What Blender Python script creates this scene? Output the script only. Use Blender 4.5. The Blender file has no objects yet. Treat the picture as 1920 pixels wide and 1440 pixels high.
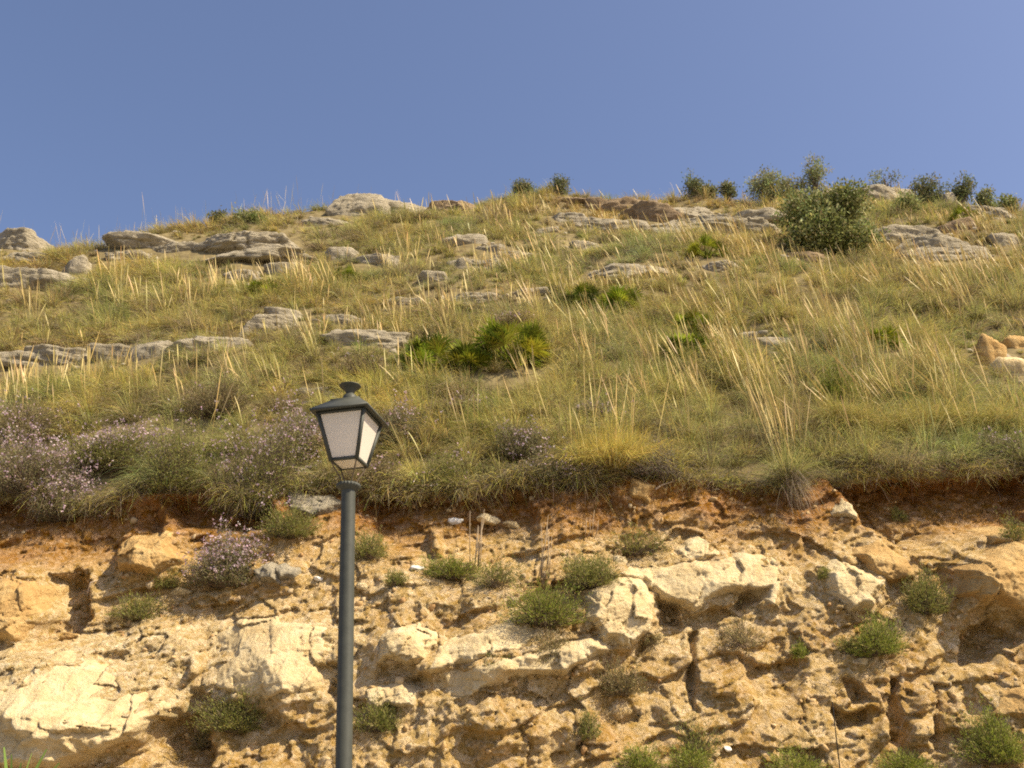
import bpy, math, random
import numpy as np
from mathutils import Matrix, Vector

S = bpy.context.scene
COL = S.collection
R = math.radians

# ------------------------------------------------------------------ camera
EYE = np.array([0.0, 0.0, 1.6])
FPX, PITCH, ROLL = 2060.0, R(24.74), R(-0.785)
_fw = np.array([0, math.cos(PITCH), math.sin(PITCH)])
_u0 = np.array([0, -math.sin(PITCH), math.cos(PITCH)])
_r0 = np.array([1.0, 0, 0])
_ri = _r0 * math.cos(ROLL) + _u0 * math.sin(ROLL)
_up = _u0 * math.cos(ROLL) - _r0 * math.sin(ROLL)
cam_data = bpy.data.cameras.new('camera')
cam = bpy.data.objects.new('camera', cam_data)
COL.objects.link(cam)
cam_data.sensor_width = 36.0
cam_data.lens = FPX / 1920 * 36.0
cam_data.clip_start, cam_data.clip_end = 0.1, 5000
M = Matrix.Identity(4)
for i in range(3):
    M[i][0], M[i][1], M[i][2], M[i][3] = _ri[i], _up[i], -_fw[i], EYE[i]
cam.matrix_world = M
S.camera = cam

# ------------------------------------------------------------------ sky and sun
SUN = np.array([0.60, -0.24, 0.765]); SUN /= np.linalg.norm(SUN)
w = bpy.data.worlds.new('World'); S.world = w; w.use_nodes = True
nt = w.node_tree
bg = nt.nodes['Background']
sky = nt.nodes.new('ShaderNodeTexSky')
sky.sky_type = 'NISHITA'; sky.sun_disc = False
sky.sun_elevation = math.asin(SUN[2]); sky.sun_rotation = math.atan2(SUN[0], SUN[1])
sky.altitude = 100; sky.air_density = 1.0; sky.dust_density = 2.2; sky.ozone_density = 3.5
tintn = nt.nodes.new('ShaderNodeMix'); tintn.data_type = 'RGBA'; tintn.blend_type = 'MULTIPLY'; tintn.inputs[0].default_value = 1.0
tintn.inputs[7].default_value = (1.10, 0.98, 0.99, 1)                # the violet cast of the photograph's white balance
nt.links.new(sky.outputs[0], tintn.inputs[6]); nt.links.new(tintn.outputs[2], bg.inputs[0])
bg.inputs[1].default_value = 0.10
sl = bpy.data.lights.new('sun', 'SUN'); sl.energy = 5.0; sl.angle = R(0.5); sl.color = (1.0, 0.87, 0.64)
so = bpy.data.objects.new('sun', sl); COL.objects.link(so)
so.rotation_euler = Vector(SUN).to_track_quat('Z', 'Y').to_euler()
so.location = (12, -4, 30)
S.view_settings.view_transform = 'Standard'; S.view_settings.look = 'None'
S.view_settings.exposure = 0.78; S.view_settings.gamma = 1.0
S.cycles.max_bounces = 6; S.cycles.transparent_max_bounces = 8
S.cycles.diffuse_bounces = 3; S.cycles.sample_clamp_indirect = 2.5
S.cycles.pixel_filter_type = 'BLACKMAN_HARRIS'; S.cycles.filter_width = 1.9
S.cycles.use_denoising = False; S.cycles.denoiser = 'OPENIMAGEDENOISE'; S.cycles.denoising_input_passes = 'RGB_ALBEDO_NORMAL'; S.cycles.denoising_prefilter = 'ACCURATE'

# ------------------------------------------------------------------ pixel rays and projection
def ray(px, py):
    px = np.asarray(px, float); py = np.asarray(py, float)
    d = _fw + (px[..., None] - 960) / FPX * _ri + (720 - py[..., None]) / FPX * _up
    return d
def depth_of(P): return (np.asarray(P) - EYE) @ _fw

# ------------------------------------------------------------------ numpy noise
def _h(ix, iy, iz, seed):
    with np.errstate(over='ignore'):
        h = ix.astype(np.uint32) * np.uint32(374761393) + iy.astype(np.uint32) * np.uint32(668265263) + iz.astype(np.uint32) * np.uint32(2147483647) + np.uint32((seed * 1274126177) & 0xffffffff)
        h = (h ^ (h >> np.uint32(13))) * np.uint32(1274126177)
        h = (h ^ (h >> np.uint32(15))) * np.uint32(2246822519)
        h = h ^ (h >> np.uint32(16))
    return h.astype(np.float64) / 4294967295.0
def vnoise(P, seed=0):
    P = np.asarray(P, float)
    i = np.floor(P).astype(np.int64); f = P - i
    f = f * f * f * (f * (f * 6 - 15) + 10)
    D = P.shape[1]; out = 0
    for c in range(1 << D):
        b = [(c >> k) & 1 for k in range(D)]
        wgt = 1
        for k in range(D): wgt = wgt * (f[:, k] if b[k] else 1 - f[:, k])
        iz = i[:, 2] + b[2] if D == 3 else np.zeros(len(P), np.int64)
        out = out + wgt * _h(i[:, 0] + b[0], i[:, 1] + b[1], iz, seed)
    return out * 2 - 1
def fbm(P, octv=4, seed=0, gain=0.5, lac=2.03):
    a, s, t = 1.0, 0, 0
    P = np.asarray(P, float)
    for o in range(octv):
        s = s + a * vnoise(P + 17.3 * o, seed + o); t += a; a *= gain; P = P * lac
    return s / t * 1.6
def facets(P, seed=0, tilt=0.8):
    """broken-rock relief: every cell is a tilted flat facet; returns height and distance to the cell border"""
    i = np.floor(P).astype(np.int64)
    best = np.full(len(P), 9.0); sec = np.full(len(P), 9.0); hh = np.zeros(len(P))
    z0 = np.zeros(len(P), np.int64)
    for dx in (-1, 0, 1):
        for dy in (-1, 0, 1):
            cx, cy = i[:, 0] + dx, i[:, 1] + dy
            ox = P[:, 0] - (cx + 0.15 + 0.7 * _h(cx, cy, z0, seed)); oy = P[:, 1] - (cy + 0.15 + 0.7 * _h(cx, cy, z0, seed + 1))
            d = np.hypot(ox, oy)
            hv = (_h(cx, cy, z0, seed + 2) - 0.5) * 1.2 + tilt * ((_h(cx, cy, z0, seed + 3) - 0.5) * 2 * ox + (_h(cx, cy, z0, seed + 4) - 0.5) * 2 * oy)
            m = d < best
            sec = np.where(m, best, np.minimum(sec, d))
            hh = np.where(m, hv, hh); best = np.where(m, d, best)
    return hh, sec - best
def stones(P, seed=0, tilt=0.5, cone=1.0):
    """angular stones: the upper envelope of tilted planes, one per cell"""
    i = np.floor(P).astype(np.int64); out = np.full(len(P), -9.0); z0 = np.zeros(len(P), np.int64)
    for dx in (-1, 0, 1):
        for dy in (-1, 0, 1):
            cx, cy = i[:, 0] + dx, i[:, 1] + dy
            ox = P[:, 0] - (cx + 0.1 + 0.8 * _h(cx, cy, z0, seed)); oy = P[:, 1] - (cy + 0.1 + 0.8 * _h(cx, cy, z0, seed + 1))
            an = 6.283 * _h(cx, cy, z0, seed + 2); g = cone * (0.5 + _h(cx, cy, z0, seed + 6))
            k = np.maximum(np.abs(ox * np.cos(an) + oy * np.sin(an)) - .15, np.abs(-ox * np.sin(an) + oy * np.cos(an)) * 1.2 - .12)
            hv = (_h(cx, cy, z0, seed + 3) - 0.5) * 0.9 + tilt * ((_h(cx, cy, z0, seed + 4) - 0.5) * 2 * ox + (_h(cx, cy, z0, seed + 5) - 0.5) * 2 * oy) - g * np.maximum(k, 0) * 1.6
            out = np.maximum(out, hv)
    return out
def sst(a, b, x):
    t = np.clip((x - a) / (b - a), 0, 1); return t * t * (3 - 2 * t)
def sdf(P, poly):
    """signed distance to a polygon, positive inside"""
    poly = np.asarray(poly, float); n = len(poly)
    d = np.full(len(P), 1e9); ins = np.zeros(len(P), bool)
    for k in range(n):
        a, b = poly[k], poly[(k + 1) % n]
        e = b - a; v = P - a
        t = np.clip((v @ e) / (e @ e + 1e-12), 0, 1)
        d = np.minimum(d, np.hypot(*(v - t[:, None] * e).T))
        c = (a[1] > P[:, 1]) != (b[1] > P[:, 1])
        with np.errstate(divide='ignore', invalid='ignore'):
            ins ^= c & (P[:, 0] < (b[0] - a[0]) * (P[:, 1] - a[1]) / (b[1] - a[1] + 1e-15) + a[0])
    return np.where(ins, d, -d)

# ------------------------------------------------------------------ mesh helpers
def tag(o, label=None, cat=None, group=None, kind=None):
    if label: o['label'] = label
    if cat: o['category'] = cat
    if group: o['group'] = group
    if kind: o['kind'] = kind
    return o
def empty(name, loc, label=None, cat=None, group=None):
    o = bpy.data.objects.new(name, None); COL.objects.link(o)
    o.location = [float(v) for v in loc]; o.empty_display_size = 0.2
    return tag(o, label, cat, group)
def mesh_obj(name, V, F, mat, parent=None, col=None, smooth=False, attrs=None):
    """V (n,3) world coordinates; F list of (m,k) index arrays; becomes ONE mesh object (relative to its parent)"""
    V = np.asarray(V, np.float64)
    if parent is not None: V = V - np.array(parent.location)
    me = bpy.data.meshes.new(name)
    if not isinstance(F, (list, tuple)): F = [F]
    F = [np.asarray(f, np.int64) for f in F if len(f)]
    me.vertices.add(len(V)); me.vertices.foreach_set('co', V.astype(np.float32).ravel())
    nl = sum(f.size for f in F); npoly = sum(len(f) for f in F)
    me.loops.add(nl); me.loops.foreach_set('vertex_index', np.concatenate([f.ravel() for f in F]).astype(np.int32))
    st, o = [], 0
    for f in F:
        st.append(o + np.arange(len(f)) * f.shape[1]); o += f.size
    me.polygons.add(npoly); me.polygons.foreach_set('loop_start', np.concatenate(st).astype(np.int32))
    if smooth: me.polygons.foreach_set('use_smooth', np.ones(npoly, bool))
    me.update(calc_edges=True)
    if col is not None:
        c = np.ones((len(V), 4), np.float32); c[:, :3] = col
        a = me.color_attributes.new('Col', 'FLOAT_COLOR', 'POINT'); a.data.foreach_set('color', c.ravel())
    for k, v in (attrs or {}).items():
        a = me.attributes.new(k, 'FLOAT', 'POINT'); a.data.foreach_set('value', np.asarray(v, np.float32))
    me.materials.append(mat)
    ob = bpy.data.objects.new(name, me); COL.objects.link(ob)
    if parent is not None: ob.parent = parent
    return ob
def grid_faces(nx, ny):
    a = np.arange(nx * ny).reshape(ny, nx)
    return np.stack([a[:-1, :-1], a[:-1, 1:], a[1:, 1:], a[1:, :-1]], -1).reshape(-1, 4)
class Acc:
    """collects vertex / face / colour blocks for one mesh"""
    def __init__(s): s.v, s.q, s.t, s.c, s.n = [], [], [], [], 0
    def add(s, V, q=None, t=None, c=(1, 1, 1)):
        V = np.asarray(V, float).reshape(-1, 3)
        s.v.append(V); s.c.append(np.broadcast_to(np.asarray(c, float), (len(V), 3)) if np.ndim(c) == 1 else np.asarray(c).reshape(-1, 3))
        if q is not None and len(q): s.q.append(np.asarray(q) + s.n)
        if t is not None and len(t): s.t.append(np.asarray(t) + s.n)
        s.n += len(V)
    def build(s, name, mat, parent=None, smooth=False):
        F = ([np.concatenate(s.q)] if s.q else []) + ([np.concatenate(s.t)] if s.t else [])
        return mesh_obj(name, np.concatenate(s.v), F, mat, parent, np.concatenate(s.c), smooth)
def blades(base, tip_dir, L, W, droop, col_a, col_b, rng, segs=3, taper=True, head=0.0):
    """many curved blades at once -> verts, quads, colours. base (n,3) tip_dir (n,3) unit, L,W,droop (n,)"""
    n = len(base)
    side = np.cross(tip_dir, rng.normal(size=(n, 3))); side /= np.linalg.norm(side, axis=1)[:, None] + 1e-9
    ss = np.linspace(0, 1, segs + 1)
    V = np.zeros((n, segs + 1, 2, 3)); C = np.zeros((n, segs + 1, 2, 3))
    for k, s_ in enumerate(ss):
        c = base + tip_dir * (L * s_)[:, None]
        c[:, 2] -= droop * L * s_ * s_
        if head:   wk = W * (0.35 if s_ < head else (1.0 if s_ < 0.99 else 0.3))
        else:      wk = W * ((1 - 0.8 * s_) if taper else 1.0)
        V[:, k, 0] = c - side * (wk / 2)[:, None] if np.ndim(wk) else c
        V[:, k, 1] = c + side * (wk / 2)[:, None]
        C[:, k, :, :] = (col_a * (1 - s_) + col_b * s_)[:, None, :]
    idx = np.arange(n * (segs + 1) * 2).reshape(n, segs + 1, 2)
    q = np.stack([idx[:, :-1, 0], idx[:, :-1, 1], idx[:, 1:, 1], idx[:, 1:, 0]], -1).reshape(-1, 4)
    return V.reshape(-1, 3), q, C.reshape(-1, 3)
def leaf_quads(P, D, L, W, col, rng):
    """diamond leaves at P pointing along D"""
    n = len(P)
    D = D / (np.linalg.norm(D, axis=1)[:, None] + 1e-9)
    s_ = np.cross(D, rng.normal(size=(n, 3))); s_ /= np.linalg.norm(s_, axis=1)[:, None] + 1e-9
    L = np.broadcast_to(L, n)[:, None]; W = np.broadcast_to(W, n)[:, None]
    V = np.stack([P, P + D * L * .5 + s_ * W * .5, P + D * L, P + D * L * .5 - s_ * W * .5], 1)
    return V.reshape(-1, 3), np.arange(n * 4).reshape(n, 4), np.repeat(col, 4, 0)
def tube(acc, pts, radii, sides=8, c=(1, 1, 1), caps=True):
    pts = np.asarray(pts, float); n = len(pts); radii = np.broadcast_to(radii, n)
    T = np.gradient(pts, axis=0); T /= np.linalg.norm(T, axis=1)[:, None] + 1e-12
    ref = np.array([1.0, 0, 0]) if abs(T[0][2]) > 0.7 else np.array([0, 0, 1.0])
    V = []
    for k in range(n):
        a = np.cross(T[k], ref); a /= np.linalg.norm(a) + 1e-12; b = np.cross(T[k], a)
        th = np.arange(sides) * 2 * math.pi / sides
        V.append(pts[k] + radii[k] * (np.cos(th)[:, None] * a + np.sin(th)[:, None] * b))
    i = np.arange(n * sides).reshape(n, sides); j = np.roll(i, -1, 1)
    q = np.stack([i[:-1], j[:-1], j[1:], i[1:]], -1).reshape(-1, 4)
    V = np.concatenate(V); t = []
    if caps:
        V = np.concatenate([V, pts[:1], pts[-1:]])
        for k in range(sides):
            t += [[n * sides, j[0][k], i[0][k]], [n * sides + 1, i[-1][k], j[-1][k]]]
    acc.add(V, q, t or None, c)

# ------------------------------------------------------------------ materials
def mat_new(name):
    m = bpy.data.materials.new(name); m.use_nodes = True
    nt = m.node_tree; b = nt.nodes['Principled BSDF']
    return m, nt, b
def nd(nt, typ, **kw):
    n = nt.nodes.new('ShaderNode' + typ)
    for k, v in kw.items():
        if k in n.inputs.keys(): n.inputs[k].default_value = v
        else: setattr(n, k, v)
    return n
def ramp(nt, fac, stops):
    r = nt.nodes.new('ShaderNodeValToRGB'); e = r.color_ramp.elements
    while len(e) < len(stops): e.new(0.5)
    for k, (p, c) in enumerate(stops): e[k].position = p; e[k].color = (*c, 1) if len(c) == 3 else c
    nt.links.new(fac, r.inputs[0]); return r.outputs[0]
def mixc(nt, fac, a, b, mode='MIX'):
    m = nt.nodes.new('ShaderNodeMix'); m.data_type = 'RGBA'; m.blend_type = mode
    for sock, v in ((0, fac), (6, a), (7, b)):
        if hasattr(v, 'is_linked'): nt.links.new(v, m.inputs[sock])
        elif sock == 0: m.inputs[0].default_value = v
        else: m.inputs[sock].default_value = (*v, 1)
    return m.outputs[2]
def math_n(nt, op, a, b=0.0, clamp=False):
    m = nt.nodes.new('ShaderNodeMath'); m.operation = op; m.use_clamp = clamp
    for k, v in enumerate((a, b)):
        if hasattr(v, 'is_linked'): nt.links.new(v, m.inputs[k])
        else: m.inputs[k].default_value = v
    return m.outputs[0]
def noise_n(nt, vec, scale, detail=6, rough=0.6, dist=0.0):
    n = nd(nt, 'TexNoise'); n.inputs['Scale'].default_value = scale; n.inputs['Detail'].default_value = detail
    n.inputs['Roughness'].default_value = rough; n.inputs['Distortion'].default_value = dist
    nt.links.new(vec, n.inputs['Vector']); return n.outputs[0]
def bump_n(nt, b, h, strength, dist):
    bn = nd(nt, 'Bump'); bn.inputs['Strength'].default_value = strength; bn.inputs['Distance'].default_value = dist
    nt.links.new(h, bn.inputs['Height'])
    nt.links.new(bn.outputs[0], b.inputs['Normal'])

def leaf_mat(name, trans=0.3, rough=0.6, spec=0.2, var=0.25):
    m, nt, b = mat_new(name)
    a = nd(nt, 'Attribute', attribute_name='Col')
    g = nd(nt, 'NewGeometry')
    n = noise_n(nt, g.outputs['Position'], 1.3, 3)
    v = math_n(nt, 'ADD', math_n(nt, 'MULTIPLY', n, 2 * var), 1 - var)
    hs = nd(nt, 'HueSaturation'); nt.links.new(v, hs.inputs['Value']); nt.links.new(a.outputs['Color'], hs.inputs['Color'])
    nt.links.new(hs.outputs[0], b.inputs['Base Color'])
    b.inputs['Roughness'].default_value = rough; b.inputs['Specular IOR Level'].default_value = spec
    t = nd(nt, 'BsdfTranslucent'); nt.links.new(hs.outputs[0], t.inputs[0])
    mx = nd(nt, 'MixShader'); mx.inputs[0].default_value = trans
    nt.links.new(b.outputs[0], mx.inputs[1]); nt.links.new(t.outputs[0], mx.inputs[2])
    nt.links.new(mx.outputs[0], nt.nodes['Material Output'].inputs[0])
    return m

def bank_mat():
    m, nt, b = mat_new('ochre_earth')
    P = nd(nt, 'NewGeometry').outputs['Position']
    ts = nd(nt, 'Attribute', attribute_name='topsoil').outputs['Fac']
    pl = nd(nt, 'Attribute', attribute_name='pale').outputs['Fac']
    n1 = noise_n(nt, P, 1.6, 8, 0.65, 0.4); n2 = noise_n(nt, P, 9, 8, 0.7); n3 = noise_n(nt, P, 45, 5, 0.7)
    earth = ramp(nt, n1, [(0.30, (0.43, 0.25, 0.085)), (0.5, (0.555, 0.37, 0.15)), (0.7, (0.65, 0.485, 0.245))])
    pale = ramp(nt, n2, [(0.3, (0.50, 0.355, 0.165)), (0.5, (0.635, 0.485, 0.26)), (0.72, (0.73, 0.615, 0.39))])
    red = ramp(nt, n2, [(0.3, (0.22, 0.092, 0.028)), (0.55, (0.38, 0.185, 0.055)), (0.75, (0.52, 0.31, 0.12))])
    f1 = math_n(nt, 'ADD', pl, math_n(nt, 'MULTIPLY', math_n(nt, 'SUBTRACT', n2, 0.5), 1.6), True)
    c = mixc(nt, f1, earth, pale)
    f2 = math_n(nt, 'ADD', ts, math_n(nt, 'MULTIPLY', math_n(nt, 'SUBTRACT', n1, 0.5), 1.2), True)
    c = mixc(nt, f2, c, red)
    # single chips of stone, each with its own tone
    def chips(scale, rnd):
        v = nd(nt, 'TexVoronoi'); v.inputs['Scale'].default_value = scale; v.inputs['Randomness'].default_value = 1.0
        wv = mixc(nt, 0.06 * 10 / scale, P, nd(nt, 'TexNoise', Scale=scale * .8).outputs['Color'], 'ADD'); nt.links.new(wv, v.inputs['Vector'])
        s = nd(nt, 'SeparateColor'); nt.links.new(v.outputs['Color'], s.inputs[0]); return v.outputs['Distance'], s.outputs[0]
    d1, r1 = chips(13, 1); d2, r2 = chips(34, 1)
    rv = math_n(nt, 'ADD', math_n(nt, 'MULTIPLY', r1, .55), math_n(nt, 'MULTIPLY', r2, .45))
    hs = nd(nt, 'HueSaturation'); nt.links.new(c, hs.inputs['Color']); nt.links.new(math_n(nt, 'ADD', math_n(nt, 'MULTIPLY', rv, .62), .70), hs.inputs['Value'])
    nt.links.new(math_n(nt, 'SUBTRACT', 1.22, math_n(nt, 'MULTIPLY', rv, .42)), hs.inputs['Saturation']); c = hs.outputs[0]
    # grey lichen / dust specks
    f3 = math_n(nt, 'MULTIPLY', ramp(nt, n3, [(0.60, (0, 0, 0)), (0.72, (1, 1, 1))]), 0.45)
    c = mixc(nt, f3, c, (0.40, 0.35, 0.26))
    f4 = math_n(nt, 'MULTIPLY', ramp(nt, noise_n(nt, P, 22, 6, 0.75), [(0.58, (0, 0, 0)), (0.70, (1, 1, 1))]), 0.5)
    c = mixc(nt, f4, c, (0.72, 0.63, 0.47))
    nt.links.new(c, b.inputs['Base Color']); b.inputs['Roughness'].default_value = 0.95; b.inputs['Specular IOR Level'].default_value = 0.1
    h = math_n(nt, 'ADD', math_n(nt, 'MULTIPLY', noise_n(nt, P, 28, 9, 0.72), 1.0), math_n(nt, 'MULTIPLY', n2, 1.2))
    h = math_n(nt, 'ADD', h, math_n(nt, 'ADD', math_n(nt, 'MULTIPLY', r1, .9), math_n(nt, 'MULTIPLY', r2, .5)))
    bump_n(nt, b, h, 1.0, 0.055)
    return m
def rock_mat(name, lo, mid, hi, lichen=0.4, strata=True, dark=(0.10, 0.085, 0.065)):
    m, nt, b = mat_new(name)
    P = nd(nt, 'NewGeometry').outputs['Position']
    n1 = noise_n(nt, P, 3.0, 8, 0.65, 0.3); n2 = noise_n(nt, P, 14, 7, 0.7)
    c = ramp(nt, math_n(nt, 'ADD', math_n(nt, 'MULTIPLY', n1, 0.6), math_n(nt, 'MULTIPLY', n2, 0.4)), [(0.33, lo), (0.5, mid), (0.68, hi)])
    n4 = noise_n(nt, P, 5.5, 7, 0.75, 0.6)
    c = mixc(nt, math_n(nt, 'MULTIPLY', ramp(nt, n4, [(0.55, (0, 0, 0)), (0.66, (1, 1, 1))]), lichen), c, dark)
    mp = nd(nt, 'Mapping'); mp.inputs['Scale'].default_value = (1.2, 1.2, 9.0); mp.inputs['Rotation'].default_value = (R(12), R(-8), 0)
    nt.links.new(P, mp.inputs['Vector'])
    ns = noise_n(nt, mp.outputs[0], 2.2, 6, 0.65, 0.5)
    c = mixc(nt, math_n(nt, 'MULTIPLY', ramp(nt, ns, [(0.36, (1, 1, 1)), (0.43, (0, 0, 0))]), 0.35 if strata else 0.1), c, dark)
    nt.links.new(c, b.inputs['Base Color']); b.inputs['Roughness'].default_value = 0.92; b.inputs['Specular IOR Level'].default_value = 0.15
    h = math_n(nt, 'ADD', math_n(nt, 'MULTIPLY', n2, 0.8), math_n(nt, 'MULTIPLY', ns, 1.6 if strata else 0.4))
    h = math_n(nt, 'ADD', h, math_n(nt, 'MULTIPLY', noise_n(nt, P, 40, 6, 0.7), 0.5))
    bump_n(nt, b, h, 0.9, 0.06)
    return m
def flat_mat(name, col, rough=0.6, var=0.15, scale=8, metallic=0.0, bump=0.0, trans=0.0, col2=None, spec=0.3):
    m, nt, b = mat_new(name)
    tc = nd(nt, 'TexCoord').outputs['Object']
    n = noise_n(nt, tc, scale, 6, 0.65)
    c2 = col2 or tuple(v * (1 - 2 * var) for v in col)
    c = ramp(nt, n, [(0.35, c2), (0.6, col)])
    nt.links.new(c, b.inputs['Base Color']); b.inputs['Roughness'].default_value = rough; b.inputs['Metallic'].default_value = metallic
    b.inputs['Specular IOR Level'].default_value = spec
    if bump: bump_n(nt, b, n, bump, 0.01)
    if trans:
        t = nd(nt, 'BsdfTranslucent'); nt.links.new(c, t.inputs[0])
        mx = nd(nt, 'MixShader'); mx.inputs[0].default_value = trans
        nt.links.new(b.outputs[0], mx.inputs[1]); nt.links.new(t.outputs[0], mx.inputs[2])
        nt.links.new(mx.outputs[0], nt.nodes['Material Output'].inputs[0])
    return m
MAT = dict(
    bank=bank_mat(),
    hill=flat_mat('dry_hill_soil', (0.22, 0.175, 0.085), 0.95, 0.2, 5.0, col2=(0.13, 0.10, 0.05), spec=0.1, bump=1.0),
    ground=flat_mat('pale_road_dust', (0.30, 0.27, 0.22), 0.95, 0.15, 0.8, spec=0.1),
    lime=rock_mat('grey_limestone', (0.26, 0.22, 0.15), (0.37, 0.32, 0.225), (0.49, 0.43, 0.32), 0.4),
    cream=rock_mat('cream_limestone', (0.51, 0.365, 0.17), (0.64, 0.50, 0.275), (0.74, 0.63, 0.41), 0.10, False, (0.38, 0.25, 0.11)),
    orange=rock_mat('orange_rock', (0.36, 0.205, 0.07), (0.51, 0.33, 0.13), (0.63, 0.47, 0.23), 0.15, False, (0.26, 0.13, 0.05)),
    brown=rock_mat('brown_rock', (0.19, 0.13, 0.075), (0.29, 0.21, 0.125), (0.40, 0.31, 0.19), 0.4),
    white=flat_mat('white_stone', (0.78, 0.75, 0.68), 0.8, 0.1, 20, bump=0.3),
    leaf=leaf_mat('leaf', 0.3, 0.6, 0.12), grass=leaf_mat('dry_grass', 0.3, 0.6, 0.10, 0.25), petal=leaf_mat('petal', 0.3, 0.7, 0.1),
    stalk=leaf_mat('straw', 0.15, 0.5, 0.3), bark=flat_mat('grey_bark', (0.16, 0.125, 0.09), 0.9, 0.2, 15, bump=0.4),
    twig=leaf_mat('twig', 0.0, 0.85, 0.1),
    paint=flat_mat('dark_green_paint', (0.058, 0.061, 0.049), 0.55, 0.10, 14, 0.0, 0.15, spec=0.3),
    pane=flat_mat('opal_glass', (0.90, 0.83, 0.72), 0.3, 0.03, 5, trans=0.38, spec=0.5),
    rust=flat_mat('rusty_strut', (0.12, 0.085, 0.05), 0.6, 0.2, 30),
)
# ------------------------------------------------------------------ terrain: road ground, earth bank, hillside
EV = np.array([-0.978, -0.2086]); EV /= np.linalg.norm(EV)          # (y,z): out of the bank, towards the road
UV = np.array([EV[1], -EV[0]])                                       # (y,z): up the bank
YE, ZE = 13.4, 6.37
W_E = YE * UV[0] + ZE * UV[1]; H_E = YE * EV[0] + ZE * EV[1]
KB, KH, SL = 0.784, 1.70, 0.92
def h_plane(w): return H_E + (W_E - w) * KB
def xwh(x, w, h):
    x, w, h = np.broadcast_arrays(x, w, h)
    return np.stack([x, w * UV[0] + h * EV[0], w * UV[1] + h * EV[1]], -1)
def px_to_bank(px, py, off=0.0):
    """where the pixel ray meets the bank plane pushed out by off -> x, w"""
    d = ray(px, py)
    dw = d[..., 1] * UV[0] + d[..., 2] * UV[1]; dh = d[..., 1] * EV[0] + d[..., 2] * EV[1]
    w0 = EYE[2] * UV[1]; h0 = EYE[2] * EV[1]
    t = (H_E + W_E * KB - KB * w0 + off - h0) / (dh + KB * dw)
    return t * d[..., 0], w0 + t * dw
EDGE = [(-500, 930), (0, 925), (60, 930), (140, 955), (210, 945), (300, 925), (420, 930), (500, 940), (560, 920), (640, 920), (700, 930), (860, 922), (950, 912), (1100, 905),
        (1280, 905), (1400, 915), (1470, 925), (1540, 908), (1700, 895), (1920, 888), (2500, 880)]
_ex, _ew = px_to_bank([p[0] for p in EDGE], [p[1] - (14 if p[0] < 640 else 9) for p in EDGE])
def w_edge(x):
    x = np.asarray(x, float)
    return np.interp(x, _ex, _ew) + 0.075 * fbm(np.stack([x.ravel() / .45, 0 * x.ravel()], -1), 4, 301).reshape(x.shape)
def edge_yz(x):
    we = w_edge(x); p = xwh(x, we, h_plane(we)); return p[..., 1], p[..., 2]
CREST = [(-600, 470), (0, 447), (100, 450), (200, 446), (400, 424), (600, 398), (700, 390), (850, 391), (1000, 379), (1200, 368), (1300, 368), (1400, 368),
         (1500, 364), (1600, 354), (1690, 354), (1750, 366), (1800, 374), (1920, 388), (2600, 420)]
_d = ray([p[0] for p in CREST], [p[1] for p in CREST])
_t = (ZE - SL * YE - EYE[2]) / (_d[:, 2] - SL * _d[:, 1])
_cx, _cy = _t * _d[:, 0], _t * _d[:, 1]
def hill_z(x, y):
    x = np.asarray(x, float); y = np.asarray(y, float)
    sh = x.shape; x = x.ravel(); y = y.ravel()
    ye, ze = edge_yz(x)
    dl = ze - SL * (ye - YE) - ZE
    yc = np.interp(x, _cx, _cy)
    zs = ZE + SL * (y - YE) + dl * np.exp(-np.maximum(y - YE, 0) / 2.5)
    zc = ZE + SL * (yc - YE) - 0.06 * (y - yc)
    k = 0.9; a = np.clip(0.5 + 0.5 * (zc - zs) / k, 0, 1)
    z = zs * a + zc * (1 - a) - k * a * (1 - a)
    fade = sst(0.0, 1.5, y - ye)
    P = np.stack([x, y], -1)
    z = z + fade * (0.32 * fbm(P / 4.5, 3, 5) + 0.14 * fbm(P / 1.3, 3, 9))
    # low rock terraces running across the slope
    s = (y - YE) / 3.1 + 0.35 * fbm(P / 5.0, 2, 31)
    fr = s - np.floor(s)
    z = z + fade * 0.22 * (sst(0.0, 0.25, fr) - fr) * sst(-0.1, 0.5, fbm(P / 6.0, 2, 77))
    return z.reshape(sh)

# ground and hillside
gy = np.concatenate([[-600, -200, -60, -20, -5], np.linspace(0, 10.6, 40)])
gx = np.concatenate([[-600, -200, -60, -30], np.linspace(-20, 20, 60), [30, 60, 200, 600]])
GX, GY = np.meshgrid(gx, gy)
GZ = 0.02 * fbm(np.stack([GX.ravel(), GY.ravel()], -1) / 1.5, 3, 3).reshape(GX.shape) * (np.abs(GX) < 25)
o = mesh_obj('ground', np.stack([GX, GY, GZ], -1).reshape(-1, 3), grid_faces(len(gx), len(gy)), MAT['ground'], smooth=True); tag(o, kind='structure')
hx = np.concatenate([[-600, -200, -80, -45], np.arange(-30, 30.01, 0.16), [45, 80, 200, 600]])
ht = np.concatenate([np.arange(0, 27, 0.13), [28, 30, 34, 40, 60, 120, 600]])
HX, HT = np.meshgrid(hx, ht)
ye, ze = edge_yz(HX)
HY = ye + HT
HZ = hill_z(HX, HY)
far = HY > 60
HZ = np.where(far, HZ - 0.0 * HY, HZ)
# turf lip rolled over the edge
lip = np.stack([hx, ye[0] + 0.10, ze[0] - 0.08], -1)
lip2 = np.stack([hx, ye[0] + 0.01, ze[0] - 0.02], -1)
jit = 0.04 * fbm(np.stack([hx, hx * 0], -1) / 0.35, 4, 12)
lip[:, 1] += jit; lip2[:, 1] += jit; lip[:, 2] += 0.7 * jit
V = np.concatenate([lip, lip2, np.stack([HX, HY, HZ], -1).reshape(-1, 3)])
hillside = mesh_obj('hillside', V, grid_faces(len(hx), len(ht) + 2), MAT['hill'], smooth=True); tag(hillside, kind='structure')

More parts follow.
